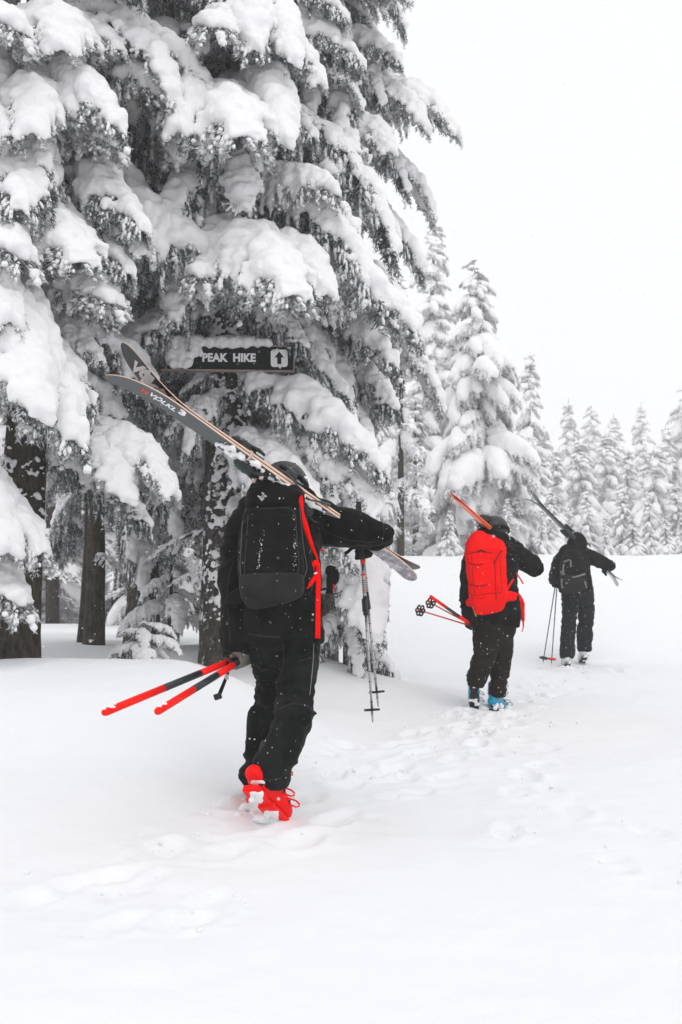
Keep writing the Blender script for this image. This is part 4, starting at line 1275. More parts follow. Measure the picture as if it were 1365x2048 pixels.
def bindings(t, fr, F_, toe_at, heel_at, s=1.0, knob='knob_pink', main='plastic_black'):
    ax, wd, nrm, L = F_
    b1 = MB()
    z0 = 0.018
    b1.add(*box(fr(toe_at - 0.02, 0, z0 + 0.006), ax * 0.075, wd * 0.034, nrm * 0.008, 0.003))
    b1.add(*box(fr(toe_at, 0, z0 + 0.03), ax * 0.045, wd * 0.026, nrm * 0.020, 0.008))
    b1.add(*ellipsoid(fr(toe_at + 0.055, 0, z0 + 0.030), ax * 0.048, wd * 0.030, nrm * 0.020))
    for q in (-1, 1):
        b1.add(*tube(np.array([fr(toe_at - 0.01, q * 0.02, z0 + 0.035), fr(toe_at - 0.05, q * 0.038, z0 + 0.036), fr(toe_at - 0.085, q * 0.036, z0 + 0.030)]), [0.012, 0.010, 0.007], 8))
    tb = b1.build('toe_binding', MAT[main], t)
    for k in range(6):
        MB().add(*box(fr(toe_at + 0.025 + 0.011 * k, 0, z0 + 0.0505 - 0.0012 * k), ax * 0.0028, wd * 0.020, nrm * 0.003)).build('ridge', MAT['ridge_green'], tb, False)
    for q in (-1, 1):
        v, f = tube(np.array([fr(toe_at - 0.055, q * 0.034, z0 + 0.030), fr(toe_at - 0.055, q * 0.034, z0 + 0.052)]), [0.0115, 0.011], 14)
        MB().add(v, f).build('knob', MAT[knob], tb)
    b2 = MB()
    b2.add(*box(fr(heel_at, 0, z0 + 0.005), ax * 0.10, wd * 0.030, nrm * 0.007, 0.003))
    b2.add(*box(fr(heel_at - 0.01, 0, z0 + 0.035), ax * 0.040, wd * 0.028, nrm * 0.030, 0.010))
    b2.add(*ellipsoid(fr(heel_at + 0.035, 0, z0 + 0.055), ax * 0.036, wd * 0.030, nrm * 0.016))
    b2.add(*tube(np.array([fr(heel_at - 0.03, 0, z0 + 0.062), fr(heel_at - 0.07, 0, z0 + 0.070), fr(heel_at - 0.105, 0, z0 + 0.055)]), None, 8, True, wd, [(0.008, 0.018)] * 3, 3))
    hb = b2.build('heel_binding', MAT[main], t)
    for q in (-1, 1):
        MB().add(*tube(np.array([fr(heel_at + 0.09, q * 0.040, z0 + 0.012), fr(heel_at + 0.02, q * 0.056, z0 + 0.005), fr(heel_at - 0.04, q * 0.062, z0 - 0.02), fr(heel_at - 0.10, q * 0.062, z0 - 0.035)]), [0.004, 0.004, 0.005, 0.008], 6)).build('brake_arm', MAT['plastic_grey'], hb)
    return tb, hb

# ================================================================== nearest skier
g1 = at(540, 1640, 5.1)
p1 = thing('person', 'nearest skier in black seen from behind, striding uphill in red boots', 'person', (g1[0], 5.1, g1[2]))
A = at
torso = loft([(566, 1283, 5.20, 76, 0.135), (566, 1262, 5.20, 79, 0.140), (565, 1225, 5.21, 80, 0.145), (563, 1180, 5.23, 78, 0.140), (563, 1130, 5.27, 76, 0.140), (563, 1080, 5.32, 80, 0.145), (562, 1035, 5.37, 84, 0.145), (562, 1005, 5.41, 76, 0.13), (561, 983, 5.44, 52, 0.11), (563, 966, 5.46, 30, 0.085)], 44, 32, 2.5)
arm_r = loft([(606, 1024, 5.40, 40, 0.10), (640, 1041, 5.39, 41, 0.105), (672, 1051, 5.38, 39, 0.10), (705, 1058, 5.37, 33, 0.092), (738, 1064, 5.38, 27, 0.08), (759, 1069, 5.41, 21, 0.07), (771, 1075, 5.46, 13, 0.05)], 34, 24, 2.3)
fore_r = loft([(750, 1069, 5.41, 22, 0.07), (748, 1077, 5.50, 20, 0.06), (740, 1085, 5.58, 17, 0.05)], 12, 20, 2.2)
arm_l = loft([(502, 1032, 5.37, 34, 0.10), (488, 1062, 5.35, 33, 0.10), (476, 1105, 5.31, 30, 0.095), (468, 1150, 5.27, 27, 0.09), (464, 1195, 5.24, 25, 0.085), (464, 1245, 5.20, 27, 0.08), (468, 1285, 5.17, 26, 0.075), (471, 1312, 5.15, 25, 0.068)], 44, 24, 2.3)
hood = loft([(515, 987, 5.36, 18, 0.06), (533, 970, 5.37, 23, 0.07), (556, 966, 5.39, 24, 0.075), (584, 976, 5.42, 20, 0.07), (600, 992, 5.43, 13, 0.06)], 20, 20, 2.2)
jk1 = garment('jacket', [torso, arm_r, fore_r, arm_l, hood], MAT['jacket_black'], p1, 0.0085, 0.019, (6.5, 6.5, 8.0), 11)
leg_r = loft([(590, 1262, 5.20, 44, 0.125), (594, 1310, 5.18, 41, 0.12), (592, 1360, 5.14, 37, 0.11), (590, 1400, 5.10, 35, 0.10), (590, 1428, 5.07, 38, 0.11), (578, 1462, 5.06, 36, 0.10), (562, 1500, 5.05, 36, 0.10), (547, 1535, 5.04, 37, 0.105), (541, 1560, 5.03, 34, 0.10), (539, 1567, 5.03, 28, 0.08)], 52, 26, 2.4)
leg_l = loft([(540, 1262, 5.23, 46, 0.125), (546, 1320, 5.27, 38, 0.11), (549, 1370, 5.32, 34, 0.10), (546, 1410, 5.36, 35, 0.10), (533, 1430, 5.37, 32, 0.10), (527, 1470, 5.39, 28, 0.09), (514, 1520, 5.41, 26, 0.09), (508, 1550, 5.42, 25, 0.09), (507, 1578, 5.43, 20, 0.085)], 52, 26, 2.4)
hips = loft([(565, 1245, 5.20, 70, 0.125), (566, 1285, 5.20, 69, 0.125), (568, 1315, 5.21, 62, 0.115), (570, 1335, 5.22, 45, 0.08)], 14, 28, 2.5)
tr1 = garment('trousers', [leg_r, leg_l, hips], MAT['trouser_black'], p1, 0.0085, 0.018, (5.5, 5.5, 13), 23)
def seam(name, pts, rad, mat, parent, bv):
    S = spline(np.array(pts, float), 40)
    MB().add(*tube(np.array([hit(bv, a, b_, 0.0) for a, b_ in S]), [rad] * 40, 6)).build(name, mat, parent)
bj = bvh_of([jk1]); bt1 = bvh_of([tr1])
seam('cuff_hem', [(764, 1044), (768, 1062), (764, 1086)], 0.004, MAT['pack_grey'], jk1, bj)
seam('sleeve_seam', [(650, 1062), (690, 1078), (735, 1084), (762, 1082)], 0.003, MAT['pack_grey'], jk1, bj)
seam('shoulder_seam', [(628, 1000), (640, 1030), (645, 1062)], 0.003, MAT['pack_grey'], jk1, bj)
seam('hem', [(497, 1268), (530, 1272), (570, 1274), (610, 1272), (640, 1264)], 0.005, MAT['pack_grey'], jk1, bj)
seam('sleeve_seam', [(470, 1110), (458, 1160), (456, 1210), (462, 1290)], 0.003, MAT['pack_grey'], jk1, bj)
seam('cuff_hem', [(450, 1300), (470, 1306), (490, 1302)], 0.004, MAT['pack_grey'], jk1, bj)
seam('side_seam', [(628, 1288), (626, 1330), (620, 1390)], 0.0025, MAT['pack_light_grey'], tr1, bt1)
seam('pocket_flap', [(596, 1322), (612, 1318), (624, 1316)], 0.004, MAT['pack_grey'], tr1, bt1)
seam('knee_seam', [(560, 1418), (585, 1408), (618, 1412)], 0.003, MAT['pack_grey'], tr1, bt1)
seam('seat_seam', [(566, 1284), (568, 1320), (566, 1345)], 0.003, MAT['pack_grey'], tr1, bt1)
seam('leg_hem', [(512, 1552), (535, 1560), (562, 1556)], 0.004, MAT['pack_grey'], tr1, bt1)
head1 = A(571, 972, 5.50)
up1 = unit([0.10, 0.42, 0.9]); fw1 = unit([0.10, 0.9, -0.42])
body_mesh(p1, head1, fw1, up1, [
    ([head1 - up1 * 0.05, A(563, 1000, 5.44), A(563, 1080, 5.33), A(564, 1180, 5.24), A(566, 1280, 5.21)], [0.055, 0.075, 0.12, 0.11, 0.12]),
    ([A(590, 1025, 5.40), A(690, 1055, 5.38), A(752, 1068, 5.41), A(742, 1087, 5.58)], [0.06, 0.05, 0.042, 0.032]),
    ([A(520, 1030, 5.38), A(466, 1140, 5.28), A(460, 1200, 5.24), A(471, 1315, 5.14)], [0.06, 0.05, 0.042, 0.03]),
    ([A(592, 1280, 5.2), A(590, 1425, 5.08), A(541, 1562, 5.03)], [0.09, 0.06, 0.05]),
    ([A(540, 1280, 5.23), A(542, 1415, 5.36), A(508, 1560, 5.42)], [0.09, 0.06, 0.05])])
h1 = helmet(p1, A(570, 968, 5.50), 0.127, fw1, up1, MAT['helmet_black'])
bvh1 = bvh_of([h1])
decal_poly('emblem', [[(579, 935), (586, 932), (584, 940), (580, 944)], [(586, 931), (593, 934), (590, 944), (587, 940)], [(583, 944), (588, 942), (592, 947), (586, 948)]], bvh1, MAT['mark_olive'], h1)
r = random.Random(8)
P = [hit(bvh1, r.uniform(590, 612), r.uniform(950, 975), -0.004) for _ in range(46)] + [hit(bvh1, 582 + 0.9 * k, 942 + 0.9 * k, -0.002) for k in range(12)]
blobs('snow', P, [r.uniform(0.006, 0.011) for _ in P], 0.005, h1, amp=0.002)
bt = boot(p1, A(508, 1590, 4.93), (0.42, 0.66, -0.62), (0.20, 0.58, 0.79), MAT['shell_red'], side=-1, s=1.08, snow_seed=4, snow_n=6, sole='shell_red', cuff=0.95, nb=3)
boot(p1, A(512, 1634, 5.36), (0.02, 1, 0.02), (-0.02, 0.2, 1), MAT['shell_red'], side=1, snow_seed=5, snow_n=12, sole='shell_red', cuff=0.8, nb=0)
bvb = bvh_of([bt] + [o for o in bt.children if o.name.startswith('sole')])
r = random.Random(14)
P, Rr = [], []
for _ in range(330):           # snow frozen onto the heel, the sole and the cuff
    q = r.random()
    if q < 0.45: px_, py_ = 501 + 24 * r.random(), 1584 + 20 * r.random()
    elif q < 0.8: px_, py_ = 530 + 26 * r.random(), 1622 + 16 * r.random()
    else: px_, py_ = 504 + 30 * r.random(), 1561 + 5 * r.random()
    h_ = hit(bvb, px_, py_, -0.004)
    P.append(h_); Rr.append(r.uniform(0.006, 0.010))
blobs('snow', P, Rr, 0.005, bt, amp=0.003)

# ski poles in the left hand: red and black shafts pointing back
def red_pole(label, p0, p1_, cuts, strap=False):
    t = thing('ski_pole', label, 'ski pole', p0)
    ax = p1_ - p0
    secs = []
    for a, b_, mt, nm in cuts:
        rr_ = 0.0165 if mt != 'rubber' else 0.014
        secs.append((nm, p0 + ax * a, p0 + ax * b_, rr_, rr_, mt))
    ob = pole_mesh('shaft', secs, t, 14)
    r = random.Random(int(p0[0] * 1000))
    P = [p0 + ax * r.uniform(-0.01, 0.06) + np.array([r.gauss(0, 0.006), 0, 0.010 + r.gauss(0, 0.005)]) for _ in range(18)]
    blobs('snow', P, [r.uniform(0.006, 0.011) for _ in P], 0.005, t, amp=0.002)
    u, v, _ = frame(ax)
    MB().add(*ellipsoid(p0, unit(ax) * 0.022, u * 0.0165, v * 0.0165)).build('tip', MAT['pole_red'], t)
    return t
q0, q1 = A(212, 1424, 4.25), A(500, 1306, 5.30)
rp1 = red_pole('red and black ski pole in the nearest skier\'s left hand, the longer upper one', q0, q1, [(0, 0.345, 'pole_red', 'shaft'), (0.345, 0.60, 'pole_black', 'shaft_sleeve'), (0.60, 0.815, 'pole_red', 'shaft'), (0.815, 0.93, 'rubber', 'grip'), (0.93, 1.0, 'pole_red', 'shaft')])
q2, q3 = A(317, 1422, 4.30), A(497, 1312, 5.22)
rp2 = red_pole('red and black ski pole in the nearest skier\'s left hand, the shorter lower one', q2, q3, [(0, 0.34, 'pole_red', 'shaft'), (0.34, 0.60, 'pole_black', 'shaft_sleeve'), (0.60, 0.80, 'pole_red', 'shaft'), (0.80, 0.93, 'rubber', 'grip'), (0.93, 1.0, 'pole_red', 'shaft')])
hc = 0.5 * (q0 + (q1 - q0) * 0.895 + q2 + (q3 - q2) * 0.87)
hand('glove', hc, q1 - q0, (0.1, -0.25, 1.0), A(471, 1306, 5.15), MAT['glove_tan'], p1, 1.0, 0.024)
ribbon('wrist_strap', [A(455, 1322, 5.06), A(456, 1345, 5.04), A(450, 1362, 5.03), A(438, 1392, 5.0)], [0.012, 0.014, 0.017, 0.020], MAT['webbing_black'], rp2, 0.004)
MB().add(*box(A(436, 1393, 5.0), [0.018, 0, 0.006], [0, 0.008, 0], [-0.005, 0, 0.014], 0.004)).build('strap_end', MAT['rubber'], rp2, False)
MB().add(*box(A(454, 1354, 5.03), [0.009, 0, 0.002], [0, 0.006, 0], [-0.002, 0, 0.013], 0.003)).build('strap_buckle', MAT['aluminium'], rp2, False)

# trekking poles hanging from the right hand
def trek_pole(label, top, tip, dz, bz):
    t = thing('trekking_pole', label, 'trekking pole', tip)
    ax = tip - top
    at_ = lambda f: top + ax * f
    pole_mesh('shaft', [('grip', at_(0), at_(0.27), 0.013, 0.014, 'rubber'), ('upper_shaft', at_(0.27), at_(0.44), 0.0105, 0.0105, 'aluminium'),
                        ('clamp', at_(0.44), at_(0.525), 0.011, 0.015, 'plastic_black'), ('lower_shaft', at_(0.525), at_(0.955), 0.0075, 0.0062, 'aluminium'), ('tip', at_(0.955), at_(1.0), 0.0060, 0.0040, 'aluminium')], t)
    MB().add(*box(at_(0.48) + np.array([-0.012, -0.004, 0]), unit(ax) * 0.035, [0.006, 0, 0], [0, 0.008, 0], 0.003)).build('clamp_lever', MAT['plastic_black'], t, False)
    for f0, f1 in ((0.27, 0.29), (0.335 + dz, 0.345 + dz), (0.40 + dz, 0.405 + dz)):
        pole_mesh('b', [('band', at_(f0), at_(f1), 0.0115, 0.0115, 'mark_red')], t)
    for k in range(7):
        pole_mesh('b', [('print_ring', at_(0.365 + 0.009 * k), at_(0.368 + 0.009 * k), 0.0111, 0.0111, 'plastic_black')], t)
    for k in range(9):
        pole_mesh('b', [('length_mark', at_(0.55 + 0.045 * k), at_(0.5525 + 0.045 * k), 0.0082, 0.0082, 'plastic_black')], t)
    basket(t, at_(bz), ax, 0.034)
    return t
k1 = trek_pole('silver and red trekking pole hanging from the nearest skier\'s right hand, the longer one', A(718, 1004, 5.52), A(746, 1445, 5.40), 0.0, 0.945)
k2 = trek_pole('silver and red trekking pole behind the longer one, its basket higher', A(716, 1010, 5.58), A(757, 1413, 5.52), 0.03, 0.93)
hand('glove', 0.5 * (A(724, 1098, 5.50) + A(726, 1098, 5.565)), A(746, 1445, 5.40) - A(718, 1004, 5.52), (1.0, 0.3, 0.3), A(744, 1085, 5.57), MAT['glove_dark'], p1, 1.05, 0.022)
ribbon('wrist_strap', [A(722, 1094, 5.46), A(706, 1096, 5.44), A(696, 1104, 5.43), A(690, 1107, 5.43)], 0.018, MAT['webbing_black'], k1, 0.004)

# skis over the shoulder, base to base
tipc, tailc = A(222, 728, 4.62), A(832, 1150, 5.62)
axs = unit(tipc - tailc)
view = unit(np.array([0, 0, CAM_Z]) - 0.5 * (tipc + tailc))
wdir = unit(np.cross(axs, view)); wdir = wdir if wdir[2] > 0 else -wdir
nA = unit(view * 0.54 - wdir * 0.84)
LS = float(np.linalg.norm(tipc - tailc))
skA, frA, FA = ski('ski', 'grey ski of the nearest skier, front of the pair, white lettering and snowy bindings', 'ski', tailc, tipc, nA, ('ski_grey_top', 'ski_dark_base', 'steel_edge'), LS, (0.116, 0.098, 0.126), (0.066, 0.36, 0.03, 0.25), 0.0085, 0.0025, None, (0.33, 'ski_printed_tail'))
skB, frB, FB = ski('ski', 'black-based ski of the nearest skier, rear of the pair, big pale lettering near its tip', 'ski', tailc, tipc, -nA, ('ski_printed_tail', 'ski_dark_base', 'steel_edge'), LS, (0.116, 0.098, 0.126), (0.125, 0.46, 0.035, 0.25), 0.0085, 0.0025)
bindings(skA, frA, FA, LS * 0.575, LS * 0.395)
bindings(skB, frB, FB, LS * 0.605, LS * 0.475)
top_objs = [o for o in skA.children if o.name.startswith(('topsheet', 'printed'))]
bvA = bvh_of(top_objs)
# lettering: small on the grey top, big on the black base
decal_text('lettering', 'VÖLKL', (300, 791), (50, 33), (4.5, -8), bvA, MAT['letter_white'], skA, 0.03, 0.35)
decal_text('lettering', '3', (356, 826), (13, 8), (6, -9), bvA, MAT['letter_white'], skA, 0.06)
decal_text('stamp', 'M', (282, 782), (12, 8), (3.5, -6), bvA, MAT['mark_red'], skA, 0.03)
bvB = bvh_of([o for o in skB.children if o.name.startswith('base')])
decal_text('lettering', 'VÖLKL', (258, 739), (94, 66), (15, -23), bvB, MAT['letter_pink'], skB, 0.05, 0.3, 1.0)
ax_, wd_, nr_, _ = FA
r = random.Random(12)
P, Rr = [], []
for _ in range(190):
    a = r.uniform(0.34, 0.68) * LS
    k = 0.5 + 0.5 * math.sin(a * 17)
    P.append(frA(a, r.uniform(-0.045, 0.040), 0.016 + r.uniform(-0.002, 0.012) * k)); Rr.append(r.uniform(0.008, 0.019) * (0.6 + 0.5 * k))
blobs('snow', P, Rr, 0.0065, skA, amp=0.004)
P = [frA(r.uniform(0.0, 0.30) * LS, r.uniform(-0.05, 0.05), 0.012) for _ in range(26)]
blobs('snow', P, [r.uniform(0.003, 0.007) for _ in P], 0.004, skA, amp=0.001)
ring = [tailc + axs * LS * 0.60 + (math.cos(t) * wd_ * 0.056 + math.sin(t) * nr_ * 0.034) for t in np.linspace(0, 2 * math.pi, 25)]
MB().add(*tube(np.array(ring), None, 6, False, axs, [(0.003, 0.008)] * 25, 3)).build('ski_strap', MAT['knob_pink'], skA)
MB().add(*ellipsoid(frA(0.055, 0.004, 0.0085), ax_ * 0.034, wd_ * 0.022, nr_ * 0.002)).build('tail_mark', MAT['tail_blue'], skA)

# backpack of the nearest skier
bp = thing('backpack', 'black backpack with red straps on the nearest skier', 'backpack', A(547, 1198, 5.05))
pk = loft([(547, 1200, 5.07, 42, 0.06), (545, 1190, 5.06, 57, 0.095), (544, 1160, 5.06, 63, 0.11), (544, 1110, 5.08, 64, 0.115), (545, 1060, 5.11, 60, 0.11), (550, 1020, 5.15, 55, 0.10), (553, 992, 5.19, 50, 0.085), (557, 976, 5.23, 38, 0.06)], 40, 40, 3.0)
side = loft([(604, 1185, 5.12, 14, 0.06), (611, 1150, 5.11, 17, 0.08), (610, 1100, 5.14, 14, 0.08), (602, 1040, 5.18, 12, 0.07), (597, 1000, 5.22, 9, 0.05)], 24, 20, 3)
bag = garment('bag', [pk, side], MAT['pack_black'], bp, 0.009, 0.012, (6, 6, 6), 31, 3, 0.002)
low = loft([(547, 1203, 5.065, 40, 0.06), (545, 1193, 5.055, 59, 0.100), (545, 1178, 5.05, 64.5, 0.114), (545, 1163, 5.052, 65.5, 0.117), (545, 1157, 5.055, 64, 0.112)], 14, 40, 3.6)
garment('base_panel', [low], MAT['pack_grey'], bp, 0.009, 0.003, (6, 6, 6), 33, 2, 0.001)
lid = loft([(551, 1018, 5.143, 57, 0.106), (551, 1008, 5.148, 58, 0.108), (553, 992, 5.19, 54, 0.090), (556, 978, 5.24, 44, 0.065), (558, 971, 5.28, 30, 0.04)], 18, 40, 3.4)
lidob = garment('lid', [lid], MAT['pack_black'], bp, 0.009, 0.006, (9, 9, 9), 34, 2, 0.001)
bvp = bvh_of([bag, lidob])
seam('zip', [(497, 1030), (494, 1080), (490, 1140), (497, 1158), (545, 1165), (585, 1156), (598, 1135), (594, 1080), (588, 1024), (560, 1016), (520, 1018)], 0.0028, MAT['plastic_black'], bp, bvp)
seam('piping', [(598, 1000), (603, 1050), (608, 1100), (614, 1135), (606, 1158), (596, 1172)], 0.003, MAT['plastic_grey'], bp, bvp)
seam('piping', [(486, 1040), (483, 1090), (481, 1140), (487, 1172)], 0.003, MAT['plastic_grey'], bp, bvp)
decal_poly('emblem', [[(515, 992), (525, 984), (530, 988), (522, 994.5), (528, 999), (524, 1002)], [(527, 992.5), (531, 989.5), (534.5, 992.5), (528, 998), (524.5, 995.2)]], bvp, MAT['mark_grey'], bp)
decal_text('lettering', 'JETFORCE 10', (524, 1163), (26, -4), (0, -4), bvp, MAT['mark_dim'], bp, 0.01)
r = random.Random(17)
P = []
for k in range(46):
    f_ = r.random(); P.append(hit(bvp, 524 - 8 * f_ + r.gauss(0, 2.2) + 6 * (1 - f_) ** 2, 1058 + 82 * f_, 0.0))
for k in range(40):
    P.append(hit(bvp, 590 + r.gauss(0, 2.5), 1030 + 110 * r.random(), 0.0))
for k in range(30):
    P.append(hit(bvp, r.uniform(488, 560), 1168 + r.gauss(0, 6), 0.0))
blobs('snow', P, [r.uniform(0.0010, 0.0026) for _ in P], 0.0012, bp, amp=0.0003)
ribbon('red_strap', [A(599, 984, 5.12), A(603, 1000, 5.06), A(606, 1025, 5.05), A(613, 1055, 5.06), A(624, 1090, 5.08), A(634, 1115, 5.10), A(637, 1130, 5.10)], [0.020, 0.018, 0.012, 0.026, 0.018, 0.011, 0.010], MAT['strap_red'], bp, 0.0022)
ribbon('red_strap', [A(636, 1128, 5.09), A(637, 1160, 5.06), A(636.5, 1210, 5.03), A(636, 1277, 5.02)], [0.024, 0.023, 0.024, 0.024], MAT['strap_red'], bp, 0.0022)
ribbon('red_strap', [A(612, 1174, 5.04), A(622, 1166, 5.04), A(633, 1150, 5.07), A(636, 1135, 5.09)], [0.026, 0.022, 0.018, 0.016], MAT['strap_red'], bp, 0.0022)
ribbon('red_strap', [A(624, 1142, 5.08), A(627, 1130, 5.06), A(633, 1124, 5.07), A(638, 1134, 5.07)], 0.022, MAT['strap_red'], bp, 0.003)
ribbon('red_strap', [A(478, 1191, 5.10), A(487, 1194, 5.08), A(497, 1195, 5.08)], [0.006, 0.014, 0.010], MAT['strap_red'], bp, 0.003)
ribbon('red_strap', [A(640, 1099, 5.3), A(648, 1101, 5.3), A(652, 1104, 5.3)], [0.008, 0.008, 0.004], MAT['strap_red'], bp, 0.003)
MB().add(*box(A(629, 1147, 5.07), [0.014, 0, 0.003], [0, 0.004, 0], [0, 0, 0.004], 0.001)).build('buckle', MAT['letter_white'], bp, False)
garment('hip_belt', [loft([(500, 1180, 5.12, 12, 0.03), (482, 1190, 5.12, 16, 0.035), (466, 1202, 5.14, 16, 0.03), (457, 1210, 5.16, 8, 0.02)], 14, 16, 3)], MAT['pack_black'], bp, 0.008, 0.003)
garment('hip_belt', [loft([(655, 1140, 5.24, 8, 0.02), (664, 1143, 5.22, 13, 0.028), (668, 1158, 5.20, 11, 0.022), (660, 1170, 5.20, 8, 0.018)], 14, 16, 3)], MAT['pack_black'], bp, 0.007, 0.003)
ribbon('webbing', [A(660, 1140, 5.18), A(660, 1165, 5.17), A(660, 1190, 5.17)], [0.03, 0.034, 0.036], MAT['webbing_black'], bp, 0.003)
bk = [A(653, 1189, 5.16), A(675, 1187, 5.16), A(676, 1194, 5.16), A(655, 1196, 5.16), A(653, 1189, 5.16)]
MB().add(*tube(np.array(bk), [0.004] * 5, 6, False, (0.1, 1, 0.1))).build('belt_buckle', MAT['plastic_black'], bp)
ribbon('webbing', [A(640, 1180, 5.12), A(650, 1178, 5.15), A(655, 1178, 5.17)], 0.012, MAT['webbing_black'], bp, 0.003)
ribbon('red_loop', [A(664, 1166, 5.17), A(668, 1172, 5.17), A(666, 1182, 5.17)], 0.006, MAT['strap_red'], bp, 0.002)

# ================================================================== second skier, red backpack
g2 = A(978, 1426, 9.5)
p2 = thing('person', 'middle skier in black jacket and brown trousers with blue boots', 'person', (g2[0], 9.5, g2[2]))
D2 = 9.5
torso = loft([(992, 1250, D2, 47, 0.14), (993, 1235, D2, 50, 0.15), (990, 1205, D2, 48, 0.15), (988, 1165, D2 + .03, 46, 0.145), (988, 1130, D2 + .06, 48, 0.15), (986, 1104, D2 + .09, 46, 0.14), (984, 1088, D2 + .11, 34, 0.12), (984, 1074, D2 + .12, 20, 0.09)], 34, 28, 2.5)
arm_r = loft([(1012, 1108, D2 + .08, 22, 0.10), (1034, 1112, D2 + .10, 21, 0.10), (1056, 1123, D2 + .12, 21, 0.095), (1068, 1131, D2 + .16, 20, 0.09)], 20, 22, 2.3)
fore_r = loft([(1068, 1133, D2 + .15, 20, 0.085), (1066, 1131, D2 + .30, 18, 0.075), (1056, 1124, D2 + .48, 13, 0.055)], 14, 20, 2.2)
arm_l = loft([(954, 1106, D2 + .08, 20, 0.10), (944, 1128, D2 + .06, 20, 0.10), (938, 1165, D2 + .02, 17, 0.09), (936, 1200, D2 - .02, 16, 0.085), (940, 1232, D2 - .06, 14, 0.07), (943, 1244, D2 - .07, 12, 0.06)], 28, 22, 2.3)
hood = loft([(956, 1082, D2 + .05, 12, 0.06), (978, 1074, D2 + .03, 14, 0.07), (1004, 1078, D2 + .05, 13, 0.06), (1014, 1088, D2 + .07, 9, 0.05)], 14, 18, 2.2)
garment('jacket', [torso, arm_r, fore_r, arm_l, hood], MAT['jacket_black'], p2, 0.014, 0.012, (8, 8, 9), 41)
leg_l = loft([(970, 1240, D2, 24, 0.13), (970, 1280, D2 - .02, 22, 0.115), (969, 1312, D2 - .03, 21, 0.105), (960, 1336, D2 - .05, 21, 0.10), (953, 1358, D2 - .07, 19, 0.10), (951, 1371, D2 - .06, 16, 0.09)], 34, 24, 2.4)
leg_r = loft([(1006, 1240, D2 + .02, 24, 0.13), (1006, 1290, D2 + .06, 20, 0.115), (1002, 1325, D2 + .07, 19, 0.105), (998, 1360, D2 + .06, 17, 0.10), (995, 1384, D2 + .05, 17, 0.10), (995, 1394, D2 + .05, 15, 0.09)], 34, 24, 2.4)
hips = loft([(990, 1232, D2, 42, 0.13), (990, 1255, D2, 41, 0.13), (989, 1280, D2 + .02, 36, 0.115), (988, 1300, D2 + .03, 24, 0.08)], 12, 26, 2.5)
garment('trousers', [leg_l, leg_r, hips], MAT['trouser_brown'], p2, 0.014, 0.012, (6, 6, 15), 43)
head2 = A(985, 1062, D2 + .16); up2 = unit([-0.06, 0.2, 0.97]); fw2 = unit([-0.28, 0.95, -0.2])
body_mesh(p2, head2, fw2, up2, [
    ([head2 - up2 * 0.06, A(985, 1090, D2 + .1), A(988, 1150, D2 + .05), A(992, 1245, D2)], [0.06, 0.09, 0.12, 0.12]),
    ([A(1005, 1108, D2 + .08), A(1066, 1130, D2 + .16), A(1056, 1124, D2 + .48)], [0.06, 0.045, 0.035]),
    ([A(960, 1110, D2 + .08), A(937, 1190, D2), A(943, 1246, D2 - .07)], [0.06, 0.045, 0.03]),
    ([A(972, 1255, D2), A(968, 1315, D2 - .03), A(951, 1375, D2 - .06)], [0.09, 0.06, 0.05]),
    ([A(1006, 1255, D2 + .02), A(1002, 1325, D2 + .07), A(994, 1400, D2 + .05)], [0.09, 0.06, 0.05])])
h2 = helmet(p2, A(986, 1060, D2 + .17), 0.148, fw2, up2, MAT['helmet_black'])
garment('goggles_on_brim', [loft([(955, 1042, D2 + .08, 7, 0.03), (966, 1038, D2 + .04, 9, 0.035), (978, 1038, D2 + .04, 8, 0.03)], 10, 14, 2.5), loft([(956, 1064, D2 + .05, 8, 0.04), (966, 1062, D2 + .02, 9, 0.04)], 8, 14, 2.3)], MAT['plastic_black'], h2, 0.008, 0.004)
r = random.Random(31)
P = [A(r.uniform(956, 972) + 0, r.uniform(1035, 1042), D2 + .02) for _ in range(16)] + [A(r.uniform(951, 963), r.uniform(1056, 1066), D2 + .02) for _ in range(18)] + [A(r.uniform(1006, 1017), r.uniform(1066, 1082), D2 + .06) for _ in range(12)]
blobs('snow', P, [r.uniform(0.006, 0.016) for _ in P], 0.006, h2, amp=0.003)
boot(p2, A(949, 1371, D2 - .13), (0.06, 0.52, -0.85), (0.06, 0.85, 0.52), MAT['shell_blue'], side=-1, s=1.0, snow_seed=6, snow_n=60, bk='aluminium', nb=2)
boot(p2, A(989, 1424, D2 + .0), (0.45, 0.9, 0.0), (0.0, 0.12, 1), MAT['shell_blue'], side=-1, s=1.08, snow_seed=7, snow_n=60, bk='aluminium')
# red pack
bp2 = thing('backpack', 'bright red backpack on the middle skier', 'backpack', A(975, 1215, D2 - .22))
pk = loft([(978, 1219, D2 - .20, 24, 0.07), (977, 1210, D2 - .22, 33, 0.11), (976, 1190, D2 - .22, 36, 0.125), (974, 1155, D2 - .20, 37, 0.125), (972, 1125, D2 - .17, 38, 0.12), (971, 1108, D2 - .15, 38, 0.115), (973, 1092, D2 - .12, 36, 0.10), (977, 1081, D2 - .08, 28, 0.07)], 34, 36, 4.5)
bag2 = garment('bag', [pk], MAT['pack_red'], bp2, 0.012, 0.010, (8, 8, 8), 51, 2, 0.002)
lid2 = loft([(971, 1110, D2 - .155, 39.5, 0.121), (971, 1102, D2 - .15, 40, 0.122), (973, 1091, D2 - .125, 38, 0.108), (977, 1079, D2 - .085, 30, 0.075)], 14, 36, 4.2)
lid2o = garment('lid', [lid2], MAT['pack_red'], bp2, 0.012, 0.008, (9, 9, 9), 52, 2, 0.002)
bv2 = bvh_of([bag2, lid2o])
for q in ([(940, 1107), (960, 1103), (985, 1106)], ):
    seam('lid_seam', q, 0.006, MAT['seam_dark_red'], bp2, bv2)
